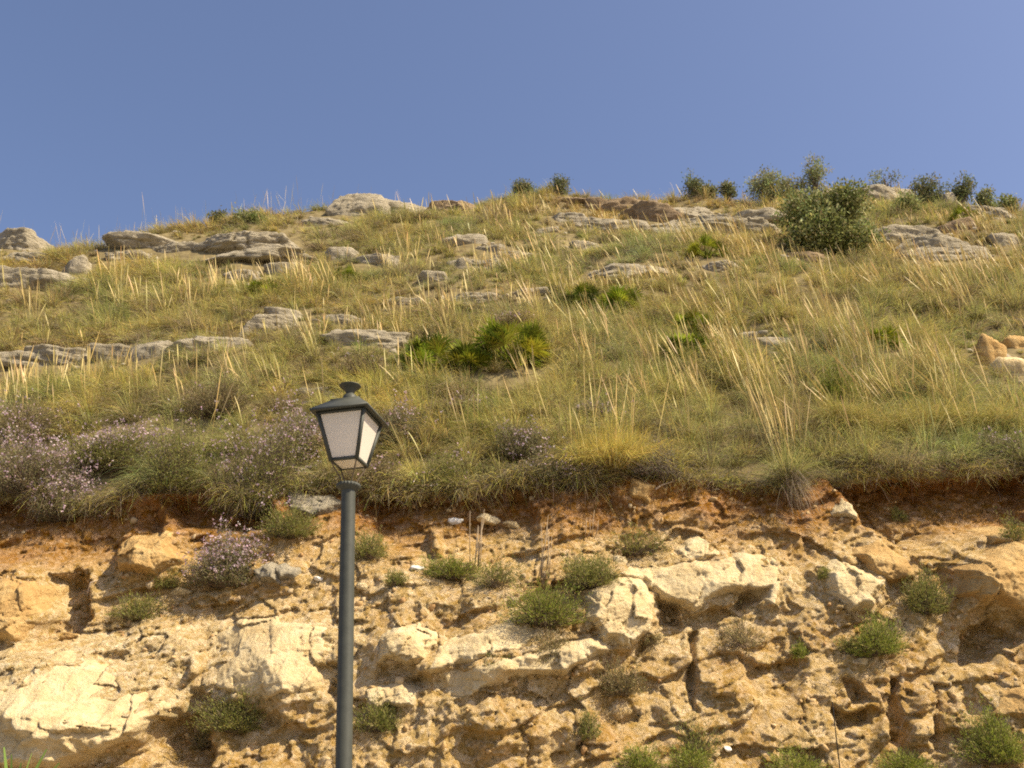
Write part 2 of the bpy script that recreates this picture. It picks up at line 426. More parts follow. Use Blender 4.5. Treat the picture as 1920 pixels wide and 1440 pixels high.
# ------------------------------------------------------------------ the cut earth bank
def polyw(poly):
    x, w = px_to_bank([p[0] for p in poly], [p[1] for p in poly]); return np.stack([x, w], -1)
RELIEF = [  # pixel outline, metres towards the road, soft edge in metres
    ([(295, 932), (510, 928), (525, 985), (445, 1003), (330, 992)], -0.50, 0.14),
    ([(100, 1078), (172, 1070), (168, 1165), (125, 1228), (55, 1218), (98, 1150)], -0.42, 0.12),
    ([(1550, 890), (1960, 880), (1960, 990), (1800, 1005), (1710, 1035), (1615, 985)], -0.60, 0.20),
    ([(680, 925), (1000, 912), (1015, 1000), (985, 1062), (820, 1062), (740, 1042), (690, 985)], -0.24, 0.13),
    ([(-60, 925), (310, 930), (300, 1010), (200, 1060), (100, 1075), (-60, 1050)], -0.32, 0.2),
    ([(1790, 1190), (1850, 1150), (1895, 1200), (1855, 1250), (1785, 1262)], -0.40, 0.10),
    ([(1575, 1275), (1605, 1272), (1645, 1318), (1590, 1330)], -0.22, 0.06), ([(1560, 1330), (1622, 1325), (1640, 1362), (1568, 1382)], -0.25, 0.06),
    ([(1658, 1272), (1682, 1272), (1692, 1400), (1664, 1400)], -0.24, 0.05), ([(1740, 1280), (1756, 1280), (1762, 1392), (1741, 1392)], -0.2, 0.05),
    ([(1290, 1190), (1306, 1190), (1307, 1335), (1296, 1335)], -0.22, 0.05),
    ([(300, 1345), (380, 1325), (405, 1400), (385, 1450), (310, 1450), (285, 1395)], -0.30, 0.10),
    ([(1390, 1238), (1505, 1240), (1485, 1312), (1410, 1315)], -0.20, 0.08), ([(1320, 1270), (1390, 1262), (1380, 1300), (1330, 1310)], 0.12, 0.1),
    ([(0, 1215), (150, 1190), (330, 1165), (395, 1195), (380, 1290), (350, 1335), (250, 1400), (120, 1450), (0, 1450)], 0.22, 0.16),
    ([(1230, 1125), (1285, 1128), (1275, 1175), (1235, 1175)], -0.25, 0.07), ([(1370, 1105), (1440, 1100), (1430, 1140), (1380, 1145)], -0.22, 0.07),
    ([(800, 985), (832, 985), (836, 1050), (806, 1050)], 0.24, 0.08), ([(590, 1240), (650, 1235), (648, 1320), (610, 1310)], -0.20, 0.07),
    ([(420, 1350), (520, 1335), (600, 1370), (590, 1450), (440, 1450)], -0.14, 0.12), ([(1600, 1290), (1655, 1285), (1655, 1330), (1610, 1330)], 0.14, 0.06),
    ([(1692, 1285), (1738, 1285), (1736, 1335), (1698, 1335)], 0.16, 0.06), ([(1762, 1290), (1800, 1290), (1800, 1345), (1764, 1345)], 0.14, 0.06),
    ([(1640, 1345), (1662, 1345), (1660, 1395), (1620, 1395)], 0.12, 0.06), ([(1700, 1345), (1740, 1345), (1740, 1400), (1700, 1400)], 0.14, 0.06),
    ([(1760, 1065), (1840, 1025), (1960, 990), (1960, 1180), (1850, 1150), (1790, 1170)], 0.28, 0.22),
    ([(1900, 1180), (1960, 1180), (1960, 1280), (1900, 1270)], 0.2, 0.12), ([(690, 1060), (760, 1055), (960, 1110), (900, 1160), (700, 1150)], 0.16, 0.25),
    ([(840, 1320), (1000, 1290), (1120, 1330), (1080, 1400), (900, 1420)], 0.16, 0.2), ([(1130, 1340), (1260, 1330), (1270, 1420), (1140, 1430)], -0.16, 0.15),
]
PALE = [([(0, 1200), (380, 1150), (660, 1150), (700, 1250), (620, 1340), (400, 1320), (250, 1410), (100, 1460), (-60, 1460), (-60, 1210)], 0.62, 0.2),
        ([(660, 1150), (1140, 1185), (1160, 1300), (900, 1350), (680, 1330)], 0.30, 0.2),
        ([(1100, 1050), (1480, 1020), (1560, 1060), (1690, 1050), (1640, 1150), (1450, 1180), (1300, 1250), (1120, 1200)], 0.35, 0.2),
        ([(660, 1050), (980, 1090), (1080, 1190), (700, 1160)], 0.22, 0.2), ([(0, 1080), (110, 1080), (90, 1210), (0, 1230)], 0.35, 0.15)]
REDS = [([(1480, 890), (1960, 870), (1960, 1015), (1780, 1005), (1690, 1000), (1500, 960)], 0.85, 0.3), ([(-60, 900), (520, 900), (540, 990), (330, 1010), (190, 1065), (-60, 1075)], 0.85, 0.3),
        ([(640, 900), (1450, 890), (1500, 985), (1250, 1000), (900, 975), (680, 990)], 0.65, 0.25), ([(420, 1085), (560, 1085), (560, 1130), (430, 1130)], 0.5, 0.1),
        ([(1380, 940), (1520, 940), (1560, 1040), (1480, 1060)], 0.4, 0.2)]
C_, O_, L_ = MAT['cream'], MAT['orange'], MAT['lime']
BOULD = [
    ([(395, 1190), (450, 1165), (520, 1158), (600, 1175), (658, 1205), (640, 1272), (560, 1300), (500, 1312), (420, 1290), (385, 1250)], .34, C_, 'broad cream boulder that the lamp post crosses, dark green bush at its foot'),
    ([(-30, 1245), (90, 1222), (180, 1235), (330, 1325), (275, 1372), (230, 1402), (150, 1428), (60, 1422), (-30, 1400)], .32, C_, 'wide pale slab low on the bank above the strap leaved plant'),
    ([(720, 1195), (745, 1170), (790, 1172), (813, 1195), (806, 1236), (770, 1249), (711, 1242)], .32, C_, 'small blocky pale boulder with one shaded side beside the lamp post'),
    ([(840, 1205), (900, 1180), (985, 1160), (1023, 1190), (1000, 1216), (930, 1226), (850, 1246), (805, 1256)], .26, C_, 'smooth wedge shaped pale slab above the long tilted ledge'),
    ([(800, 1268), (880, 1245), (1010, 1216), (1100, 1193), (1148, 1215), (1060, 1262), (960, 1268), (880, 1302), (800, 1312), (778, 1296)], .24, C_, 'long tilted cream ledge rising beneath the wedge shaped slab'),
    ([(1105, 1110), (1150, 1078), (1200, 1088), (1224, 1130), (1216, 1182), (1182, 1207), (1130, 1196), (1093, 1160)], .38, C_, 'bulky rounded boulder at the lower end of the great pale outcrop'),
    ([(1150, 1078), (1220, 1060), (1320, 1053), (1390, 1033), (1452, 1048), (1468, 1085), (1446, 1130), (1395, 1102), (1350, 1120), (1300, 1146), (1240, 1122), (1200, 1090)], .32, C_, 'great pale outcrop with a jagged underside in mid bank'),
    ([(1268, 1030), (1310, 1008), (1362, 1020), (1352, 1046), (1288, 1050)], .16, C_, 'flat cream slab lying on top of the great pale outcrop'),
    ([(1528, 1070), (1560, 1048), (1602, 1075), (1642, 1090), (1620, 1132), (1580, 1152), (1543, 1112)], .28, C_, 'cracked cream boulder between the great outcrop and the spiky green bush'),
    ([(1588, 1040), (1630, 1013), (1692, 1050), (1702, 1086), (1660, 1090), (1620, 1065)], .22, O_, 'sharp edged tan block under the shaded red soil'),
    ([(213, 1020), (240, 1000), (330, 1003), (342, 1050), (300, 1077), (228, 1072)], .34, O_, 'square orange block jutting out below the dark hollow'),
    ([(-30, 1092), (60, 1080), (106, 1100), (96, 1150), (56, 1196), (-30, 1192)], .36, O_, 'rounded tan boulder beside the shadowed notch'),
    ([(1775, 1072), (1835, 1030), (1950, 1000), (1950, 1165), (1860, 1140), (1805, 1105)], .26, O_, 'big ochre bulge of rock beside the shaded pit'),
    ([(1828, 992), (1865, 983), (1884, 1003), (1868, 1022), (1836, 1022)], .2, O_, 'small ochre stone lodged above the big ochre bulge'),
    ([(1762, 1122), (1800, 1064), (1832, 1078), (1826, 1132), (1800, 1122)], .24, O_, 'thin upright ochre block behind the spiky green bush'),
    ([(543, 922), (620, 925), (642, 945), (600, 966), (543, 956)], .18, L_, 'grey weathered rock in the turf edge beside the lamp post'),
    ([(1188, 903), (1226, 913), (1216, 942), (1180, 932)], .14, O_, 'fist like orange stone hanging from roots at the turf edge'),
    ([(1573, 933), (1617, 950), (1602, 977), (1558, 966)], .14, C_, 'layered cream stone in the red soil beside the hanging tussock'),
    ([(1850, 1290), (1920, 1275), (1950, 1320), (1900, 1345), (1845, 1335)], .14, O_, 'crumbling ochre block above the bright bush in the corner'),
    ([(100, 1330), (190, 1310), (280, 1345), (250, 1372), (140, 1372)], .40, C_, 'raised cream slab lying on the wide pale slab'),
    ([(480, 1068), (508, 1060), (527, 1070), (525, 1092), (485, 1092)], .14, L_, 'grey cube of stone beside the lilac shrub on the bank'),
    ([(520, 1066), (545, 1058), (568, 1070), (560, 1088), (530, 1086)], .12, L_, 'grey rounded stone touching the grey cube of stone'),
    ([(690, 1290), (740, 1275), (790, 1290), (780, 1318), (700, 1322)], .16, C_, 'pale squared stone between lamp post and long tilted ledge'),
]
bx = np.concatenate([[-600, -120, -40, -22], np.arange(-16, -7.6, 0.15), np.arange(-7.5, 7.5, 0.017), np.arange(7.6, 16, 0.15), [22, 40, 120, 600]])
bw = np.concatenate([np.arange(-2.6, -0.1, 0.07), np.arange(-0.08, 4.6, 0.017)])
BX, BW = np.meshgrid(bx, bw)
XW = np.stack([BX.ravel(), BW.ravel()], -1)
dE = w_edge(XW[:, 0]) - XW[:, 1]                      # metres below the turf edge
def smooth_disp(XW):
    d = 0.20 * fbm(XW / 1.9, 3, 21) + 0.0
    dd = w_edge(XW[:, 0]) - XW[:, 1]
    d = d - 0.16 * sst(0.0, 0.10, dd) * (1 - sst(0.15, 0.65, dd)) * (0.6 + 0.8 * fbm(XW / .6, 3, 305))
    d = d + 0.12 * sst(0.8, 2.4, dd)
    for poly, a, s in RELIEF:
        q = polyw(poly)
        m = (XW[:, 0] > q[:, 0].min() - .5) & (XW[:, 0] < q[:, 0].max() + .5) & (XW[:, 1] > q[:, 1].min() - .5) & (XW[:, 1] < q[:, 1].max() + .5)
        if not m.any(): continue
        sub = XW[m]
        sd = sdf(sub, q) + 0.05 * fbm(sub / 0.25, 3, 41)
        d[m] += a * sst(-s * 0.3, s, sd)
    for poly, th, *_ in BOULD:
        q = polyw(poly)
        m = (XW[:, 0] > q[:, 0].min() - .4) & (XW[:, 0] < q[:, 0].max() + .4) & (XW[:, 1] > q[:, 1].min() - .4) & (XW[:, 1] < q[:, 1].max() + .4)
        if m.any(): d[m] += th * .55 * sst(-.20, .06, sdf(XW[m], q) + .06 * fbm(XW[m] / .2, 3, 43))
    return d
def zone(XW, zones):
    r = np.zeros(len(XW))
    for poly, a, s in zones: r = np.maximum(r, a * sst(-s, s, sdf(XW, polyw(poly)) + 0.12 * fbm(XW / 0.5, 3, 55)))
    return r
near = (np.abs(XW[:, 0]) < 16)
pale = np.zeros(len(XW)); reds = np.zeros(len(XW)); sm = np.zeros(len(XW))
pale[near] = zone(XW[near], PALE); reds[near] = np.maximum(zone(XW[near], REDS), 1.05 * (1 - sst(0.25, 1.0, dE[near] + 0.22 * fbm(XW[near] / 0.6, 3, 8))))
sm[near] = smooth_disp(XW[near])
wp = XW + 0.05 * np.stack([fbm(XW / 0.3, 3, 61), fbm(XW / 0.3, 3, 67)], -1)
f1, b1 = facets(wp / np.array([0.62, 0.45]), 3, 0.9); f2, b2 = facets(wp / np.array([0.21, 0.16]), 13, 1.0); f3, b3 = facets(wp / 0.085, 23, 1.1); f4, b4 = facets(wp / 0.042, 29, 1.2)
rk = 0.55 + 0.45 * pale
patch = sst(-0.35, 0.35, fbm(XW / 0.8, 3, 91))
def beds(T, seed, dip=0.26):
    s_ = (XW[:, 1] - dip * XW[:, 0] + 0.10 * fbm(XW / .9, 3, seed)) / T + 0.22 * fbm(XW / (T * 1.1), 3, seed + 3)
    fr = s_ - np.floor(s_)
    return (1 - fr) * sst(0.0, 0.10, fr) - .5
s1 = stones(wp / np.array([.30, .22]), 203); s2 = stones(wp / .12, 211); s3 = stones(wp / .052, 223)
fine = f1 * 0.10 * rk + beds(.62, 401) * 0.12 * sst(-.5, .3, fbm(XW / 1.1, 2, 409)) + beds(.21, 411) * 0.05 * sst(-.3, .3, fbm(XW / .6, 2, 419)) + beds(.075, 421) * 0.010 * patch + facets(wp @ np.array([[2.6, -.7], [.7, 3.4]]), 37, 1.0)[0] * 0.085 * rk + f2 * 0.045 * rk + f3 * 0.020 * (0.3 + patch) + np.maximum(s3, -.15) * 0.008 + np.maximum(s2, -.1) * 0.014 * (1 - patch) + f4 * 0.005 + 0.034 * fbm(XW / 0.34, 6, 71, 0.60) - 0.012 * (1 - sst(0, 0.12, b2)) * rk * patch
# rain rills down the softer earth
rill = fbm(np.stack([XW[:, 0] / 0.22 + 0.5 * fbm(XW / 0.8, 2, 3), XW[:, 1] / 1.6], -1), 3, 101)
fine += 0.03 * rill * (1 - pale)
H = h_plane(XW[:, 1]) + sm + fine
we = w_edge(XW[:, 0]); hh = h_plane(we) - (XW[:, 1] - we) * np.where(XW[:, 1] > we, KH * 1.9, KH) - 0.02
H = np.minimum(H, np.where(XW[:, 1] > we - 0.35, hh, 99.0))
BP = xwh(XW[:, 0], XW[:, 1], H)
BP[:, 2] = np.where(BP[:, 2] < -0.3, -0.3, BP[:, 2])
bank = mesh_obj('earth_bank', BP, grid_faces(len(bx), len(bw)), MAT['bank'], smooth=False, attrs=dict(topsoil=reds - 0.10, pale=np.clip(pale + .13, 0, 1) * (1 - 0.8 * reds)))
tag(bank, kind='structure')
Hg = H.reshape(BX.shape)
def bank_h(x, w):
    i = np.clip(np.searchsorted(bx, x), 0, len(bx) - 1); j = np.clip(np.searchsorted(bw, w), 0, len(bw) - 1)
    return Hg[j, i]
def hit_bank(px, py):
    px = np.atleast_1d(np.asarray(px, float)); py = np.atleast_1d(np.asarray(py, float)); off = 0
    for _ in range(5):
        x, w = px_to_bank(px, py, off); off = 0.5 * off + 0.5 * (bank_h(x, w) - h_plane(w))
    return xwh(x, w, bank_h(x, w))
_ys = np.arange(12.6, 48, 0.04)
def hit_hill(px, py):
    d = ray(float(px), float(py)); t = _ys / d[1]
    x = t * d[0]; z = EYE[2] + t * d[2]
    b = z < hill_z(x, _ys)
    k = int(np.argmax(b)) if b.any() else int(np.argmin(z - hill_z(x, _ys)))
    return np.array([x[k], _ys[k], float(hill_z(x[k:k + 1], _ys[k:k + 1])[0])])
def hit(px, py):
    x, w = px_to_bank(float(px), float(py))
    return hit_bank(px, py)[0] if w < w_edge(x) - 0.02 else hit_hill(px, py)
def hill_n(P):
    e = 0.25; x, y = P[0], P[1]
    zx = hill_z(np.array([x - e, x + e]), np.array([y, y])); zy = hill_z(np.array([x, x]), np.array([y - e, y + e]))
    n = np.array([-(zx[1] - zx[0]) / (2 * e), -(zy[1] - zy[0]) / (2 * e), 1.0]); return n / np.linalg.norm(n)
# ------------------------------------------------------------------ the street lamp
LEAN, LX, LY, ZC = math.tan(R(-1.94)), -1.185, 7.47, 2.649 + 1.6
def lax(z): return np.array([LX + LEAN * (z - ZC), LY, z])
def ring_lathe(acc, prof, c=(1, 1, 1), sides=32, wob=None):
    """prof: (radius, z) list around the leaning lamp axis"""
    th = np.arange(sides) * 2 * math.pi / sides; V = []
    for k, (r, z) in enumerate(prof):
        rr = np.full(sides, r) * (1 if wob is None else wob(k, th))
        a = lax(z); V.append(np.stack([a[0] + rr * np.cos(th), a[1] + rr * np.sin(th), np.full(sides, z)], -1))
    i = np.arange(len(prof) * sides).reshape(-1, sides); j = np.roll(i, -1, 1)
    q = np.stack([i[:-1], j[:-1], j[1:], i[1:]], -1).reshape(-1, 4)
    acc.add(np.concatenate(V), q, None, c)
lamp = empty('street_lamp', lax(0), 'dark green street lamp with a four sided opal glass lantern, standing before the earth bank', 'street lamp')
a = Acc(); ring_lathe(a, [(0.0, 0), (0.13, 0), (0.13, 0.12), (0.105, 0.16), (0.10, 0.75), (0.075, 0.82), (0.07, 0.86), (0.0585, 0.9), (0.0505, ZC - 0.03), (0.0505, ZC)], sides=40)
a.build('pole', MAT['paint'], lamp, smooth=True)
a = Acc()
sc = lambda k, th: 1 + (0.035 * np.cos(th * 22) if k in (1, 2, 3, 4) else 0)
ring_lathe(a, [(0.052, ZC - 0.035), (0.078, ZC - 0.012), (0.086, ZC - 0.004), (0.086, ZC + 0.008), (0.076, ZC + 0.018), (0.03, ZC + 0.03), (0.0, ZC + 0.034)], sides=132, wob=sc)
a.build('collar', MAT['paint'], lamp, smooth=True)
YAW = R(-13.43); cy, sy = math.cos(YAW), math.sin(YAW)
ZB, ZR = 2.819 + 1.6, 3.181 + 1.6
def cnr(h, z, k):
    lx, ly = ((-h, -h), (h, -h), (h, h), (-h, h))[k % 4]
    return lax(z) + np.array([cy * lx - sy * ly, sy * lx + cy * ly, 0])
HB, HT_ = 0.1075, 0.186
def half(z): return HB + (HT_ - HB) * (z - ZB) / (ZR - ZB)
def bar(acc, p, q, r, up=None):
    """a square section bar"""
    p, q = np.asarray(p, float), np.asarray(q, float); d = (q - p) / np.linalg.norm(q - p)
    s_ = np.cross(d, (0, 0, 1.0) if up is None else up)
    if np.linalg.norm(s_) < 1e-3: s_ = np.cross(d, (1.0, 0, 0))
    s_ /= np.linalg.norm(s_); t = np.cross(s_, d)
    V = [o + r * (i * s_ + j * t) for o in (p, q) for i, j in ((-1, -1), (1, -1), (1, 1), (-1, 1))]
    acc.add(V, [[0, 1, 2, 3], [7, 6, 5, 4], [0, 4, 5, 1], [1, 5, 6, 2], [2, 6, 7, 3], [3, 7, 4, 0]])
a = Acc()
for k in range(4):
    out = cnr(1, ZB, k) - lax(ZB)
    bar(a, cnr(half(ZB) - .009, ZB, k), cnr(half(ZR) - .009, ZR - 0.003, k), 0.0115, up=np.cross(out, cnr(.1, ZR, k) - cnr(.06, ZB, k)))
    bar(a, cnr(half(ZB) - .010, ZB + .011, k), cnr(half(ZB) - .010, ZB + .011, k + 1), 0.0105)
    bar(a, cnr(half(ZR) - .012, ZR - .012, k), cnr(half(ZR) - .012, ZR - .012, k + 1), 0.0095)
a.build('lantern_frame', MAT['paint'], lamp)
for k in range(4):
    z0, z1 = ZB + 0.02, ZR - 0.02; a = Acc()
    V = [cnr(half(z0) - .012, z0, k), cnr(half(z0) - .012, z0, k + 1), cnr(half(z1) - .012, z1, k + 1), cnr(half(z1) - .012, z1, k)]
    a.add(V, [[0, 1, 2, 3]])
    a.build('pane', MAT['pane'], lamp)
a = Acc(); z0 = ZB + 0.004
a.add([cnr(HB - .021, z0, k) for k in range(4)], [[3, 2, 1, 0]]); a.build('bottom_pane', MAT['pane'], lamp)
a = Acc(); prof = [(0.183, ZR), (0.222, ZR - 0.006), (0.225, ZR + 0.004), (0.222, ZR + 0.012), (0.112, ZR + 0.108), (0.112, ZR + 0.120), (0.102, ZR + 0.124), (0.045, ZR + 0.137)]
V = [cnr(h, z, k) for h, z in prof for k in range(4)]
q = [[4 * i + k, 4 * i + (k + 1) % 4, 4 * i + 4 + (k + 1) % 4, 4 * i + 4 + k] for i in range(len(prof) - 1) for k in range(4)]
n = len(prof) - 1; q += [[4 * n, 4 * n + 1, 4 * n + 2, 4 * n + 3], [3, 2, 1, 0]]
a.add(V, q); a.build('roof', MAT['paint'], lamp)
zt = ZR + 0.137; a = Acc()
ring_lathe(a, [(0.058, zt), (0.056, zt + .02), (0.048, zt + .042), (0.034, zt + .056), (0.030, zt + .062)]); a.build('dome', MAT['paint'], lamp, smooth=True)
a = Acc(); zt += .060
ring_lathe(a, [(0.028, zt), (0.032, zt + .010), (0.042, zt + .028), (0.060, zt + .046), (0.079, zt + .060), (0.082, zt + .066), (0.074, zt + .070), (0.0, zt + .078)]); a.build('finial', MAT['paint'], lamp, smooth=True)
for k in range(4):
    a = Acc(); p0 = cnr(HB - .012, ZB + .002, k); p3 = lax(ZC + .015) + (cnr(.04, ZC, k) - lax(ZC))
    s_ = np.linspace(0, 1, 9)[:, None]
    p1 = p0 * .72 + p3 * .28; p1[:2] = p0[:2] * .93 + p3[:2] * .07; p2 = p3 + (0, 0, .05)
    pts = (1 - s_) ** 3 * p0 + 3 * s_ * (1 - s_) ** 2 * p1 + 3 * s_ ** 2 * (1 - s_) * p2 + s_ ** 3 * p3
    tube(a, pts, 0.0055, 6); a.build('strut', MAT['rust'], lamp, smooth=True)

# ------------------------------------------------------------------ boulders set in the bank
def relief_rock(poly, thick, mat, label, seed, name='boulder', cat='boulder', group='boulders set in the earth bank', steep=2.4, nplanes=6, tilt=0.55):
    rng = np.random.default_rng(seed)
    q = polyw(poly); c = q.mean(0)
    px = [p[0] for p in poly]; py = [p[1] for p in poly]
    st = 1.9 if max(px) - min(px) < 200 else 2.3
    gx = np.arange(min(px) - 12, max(px) + 12, st); gy = np.arange(min(py) - 12, max(py) + 12, st)
    G = np.meshgrid(gx, gy); x, w = px_to_bank(G[0].ravel(), G[1].ravel())
    P = np.stack([x, w], -1)
    thick = thick * .85; sd = sdf(P, q) + 0.035 * fbm(P / 0.22, 5, seed, .6)
    size = math.sqrt(abs(np.ptp(q[:, 0]) * np.ptp(q[:, 1])))
    rel = sd * steep
    for k in range(nplanes):
        ang = rng.uniform(0, 2 * math.pi); g = rng.uniform(0.15, 1.0) * tilt
        off = (math.cos(ang), math.sin(ang))
        pl = thick * rng.uniform(0.8, 1.1) + g * ((P - c) @ np.array(off)) + 0.015 * fbm(P / 0.3, 3, seed + k)
        rel = np.minimum(rel, pl)
    wp = P + 0.03 * np.stack([fbm(P / 0.2, 3, seed + 3), fbm(P / 0.2, 3, seed + 4)], -1)
    ff, bb = facets(wp / (0.32 * size + 0.06), seed + 7, 0.9); f2, b2 = facets(wp / 0.11, seed + 9, 0.9)
    f3_, _ = facets(wp / 0.05, seed + 12, 1.0)
    sb = (P[:, 1] - .26 * P[:, 0] + .08 * fbm(P / .5, 3, seed + 14)) / .17 + .25 * fbm(P / .2, 3, seed + 15); sb = sb - np.floor(sb)
    rel = rel + 0.22 * thick * ff - 0.045 * thick * (1 - sst(0, .07, bb)) + 0.015 * f2 + .005 * f3_ + 0.016 * ((1 - sb) * sst(0, .1, sb) - .5) * sst(-.2, .3, fbm(P / .5, 2, seed + 17)) + 0.020 * fbm(P / 0.22, 6, seed + 5, 0.58)
    base = h_plane(w) + smooth_disp(P)
    front = xwh(x, w, base + np.maximum(rel, -0.22)); back = xwh(x, w, base - 0.45)
    F = grid_faces(len(gx), len(gy)); keep = (sd[F] > -0.045).any(1); F = F[keep]
    n = len(P)
    E = np.concatenate([F[:, [k, (k + 1) % 4]] for k in range(4)]); key = np.sort(E, 1); key = key[:, 0] * n + key[:, 1]
    _, inv, cnt = np.unique(key, return_inverse=True, return_counts=True); B = E[cnt[inv] == 1]
    walls = np.stack([B[:, 1], B[:, 0], B[:, 0] + n, B[:, 1] + n], -1)
    F = np.concatenate([F, F[:, ::-1] + n, walls]); V = np.concatenate([front, back])
    u, F = np.unique(F, return_inverse=True); F = F.reshape(-1, 4)
    o = mesh_obj(name, V[u] - xwh(c[0], c[1], h_plane(c[1])), F[:, ::-1], mat)
    o.location = xwh(c[0], c[1], h_plane(c[1]))
    return tag(o, label, cat, group)
for i, (poly, th, m, lab) in enumerate(BOULD): relief_rock(poly, th, m, lab, 100 + 11 * i)

# ------------------------------------------------------------------ loose rocks: rounded convex blocks
def ico(n):
    import bmesh
    b = bmesh.new(); bmesh.ops.create_icosphere(b, subdivisions=n, radius=1)
    V = np.array([v.co[:] for v in b.verts]); F = np.array([[v.index for v in f.verts] for f in b.faces]); b.free(); return V, F
ICO = {n: ico(n) for n in (2, 4, 5, 6)}
def block(n, dims, seed, rough=0.05, planes=16, flat=0.6):
    V, F = ICO[n]; rng = np.random.default_rng(seed)
    N = rng.normal(size=(planes, 3)); N[:, 2] *= 1.3; N /= np.linalg.norm(N, axis=1)[:, None]
    N = np.concatenate([N, [[0, 0, 1], [0, -1, 0.15]]]); hgt = rng.uniform(0.62, 1.0, len(N)); hgt[-2:] = flat, 0.8
    dn = V @ N.T; r = np.where(dn > 0.05, hgt / np.maximum(dn, 0.05), 9.0)
    r = np.sort(r, 1); r = np.minimum(r[:, 0], 1.25) * 0.93 + 0.07 * np.minimum(r[:, 1], 1.3)
    P = V * r[:, None] * np.asarray(dims)
    s_ = max(dims)
    k = np.array([1, 1, 2.2])
    a = rough * s_ * fbm(P / (0.45 * s_) * k + seed, 4, seed) + 0.4 * rough * s_ * fbm(P / (0.1 * s_) * k + seed, 4, seed + 5, 0.6)
    # bedding cracks
    zz = P[:, 2] / dims[2] * 2.1 + 0.25 * fbm(P / (0.5 * s_), 2, seed + 8)
    a = a - 0.045 * s_ * (1 - sst(0.0, 0.16, np.abs(zz - np.round(zz)))) * sst(-0.2, 0.3, fbm(P / (0.5 * s_) + 9, 2, seed + 2))
    zs = P[:, 2] / (.16 * s_ + .05) - .2 * P[:, 0] / s_ + .3 * fbm(P / (.4 * s_), 3, seed + 21); zs = zs - np.floor(zs)
    a = a + .022 * s_ * ((1 - zs) * sst(0, .12, zs) - .5)
    ff, bb = facets(np.stack([P[:, 0] / (.30 * s_) + .2 * P[:, 2] / s_, P[:, 1] / (.5 * s_) + .3 * P[:, 2] / s_], -1), seed + 23, .5)
    a = a + .035 * s_ * ff - .03 * s_ * (1 - sst(0, .08, bb))
    return P + V * a[:, None], F
def rot(rx, ry, rz): return np.array(Matrix.Rotation(rz, 3, 'Z') @ Matrix.Rotation(ry, 3, 'Y') @ Matrix.Rotation(rx, 3, 'X'))
ROCKXY = []   # keeps grass off the stone: x, y, rx, ry
def hill_rock(box, mat, label, seed, flat=0.6, deep=0.75, name='rock', dip=None, sink=0.15):
    x0, y0, x1, y1 = box; rng = np.random.default_rng(seed)
    C = hit_hill((x0 + x1) / 2, y0 * 0.35 + y1 * 0.65); D = depth_of(C)
    wd = (x1 - x0) * D / FPX; hv = (y1 - y0) * D / FPX
    dims = np.array([wd * 0.60, max(wd * 0.45 * deep, hv * 0.8), max(hv * 0.90, 0.12)])
    big = wd > 2.0
    V, F = block(6 if wd > 3 else 5 if wd > 0.9 else 4, dims, seed, 0.045 if wd > 1 else 0.06, 14 + int(8 * big), flat)
    n = hill_n(C)
    Rm = rot(R(14) if dip is None else R(dip), R(rng.uniform(-6, 6)), R(rng.uniform(-12, 12)))
    V = V @ Rm.T
    C = C + np.array([0, dims[1] * 0.45, dims[1] * 0.30 - dims[2] * sink])
    o = mesh_obj(name, V, F[:, [0, 1, 2]], mat); o.location = C
    tag(o, label, name, 'limestone rocks scattered over the grassy slope')
    ROCKXY.append((C[0], C[1], dims[0] * 0.86, dims[1] * 0.80))
    return o
B_ = MAT['brown']
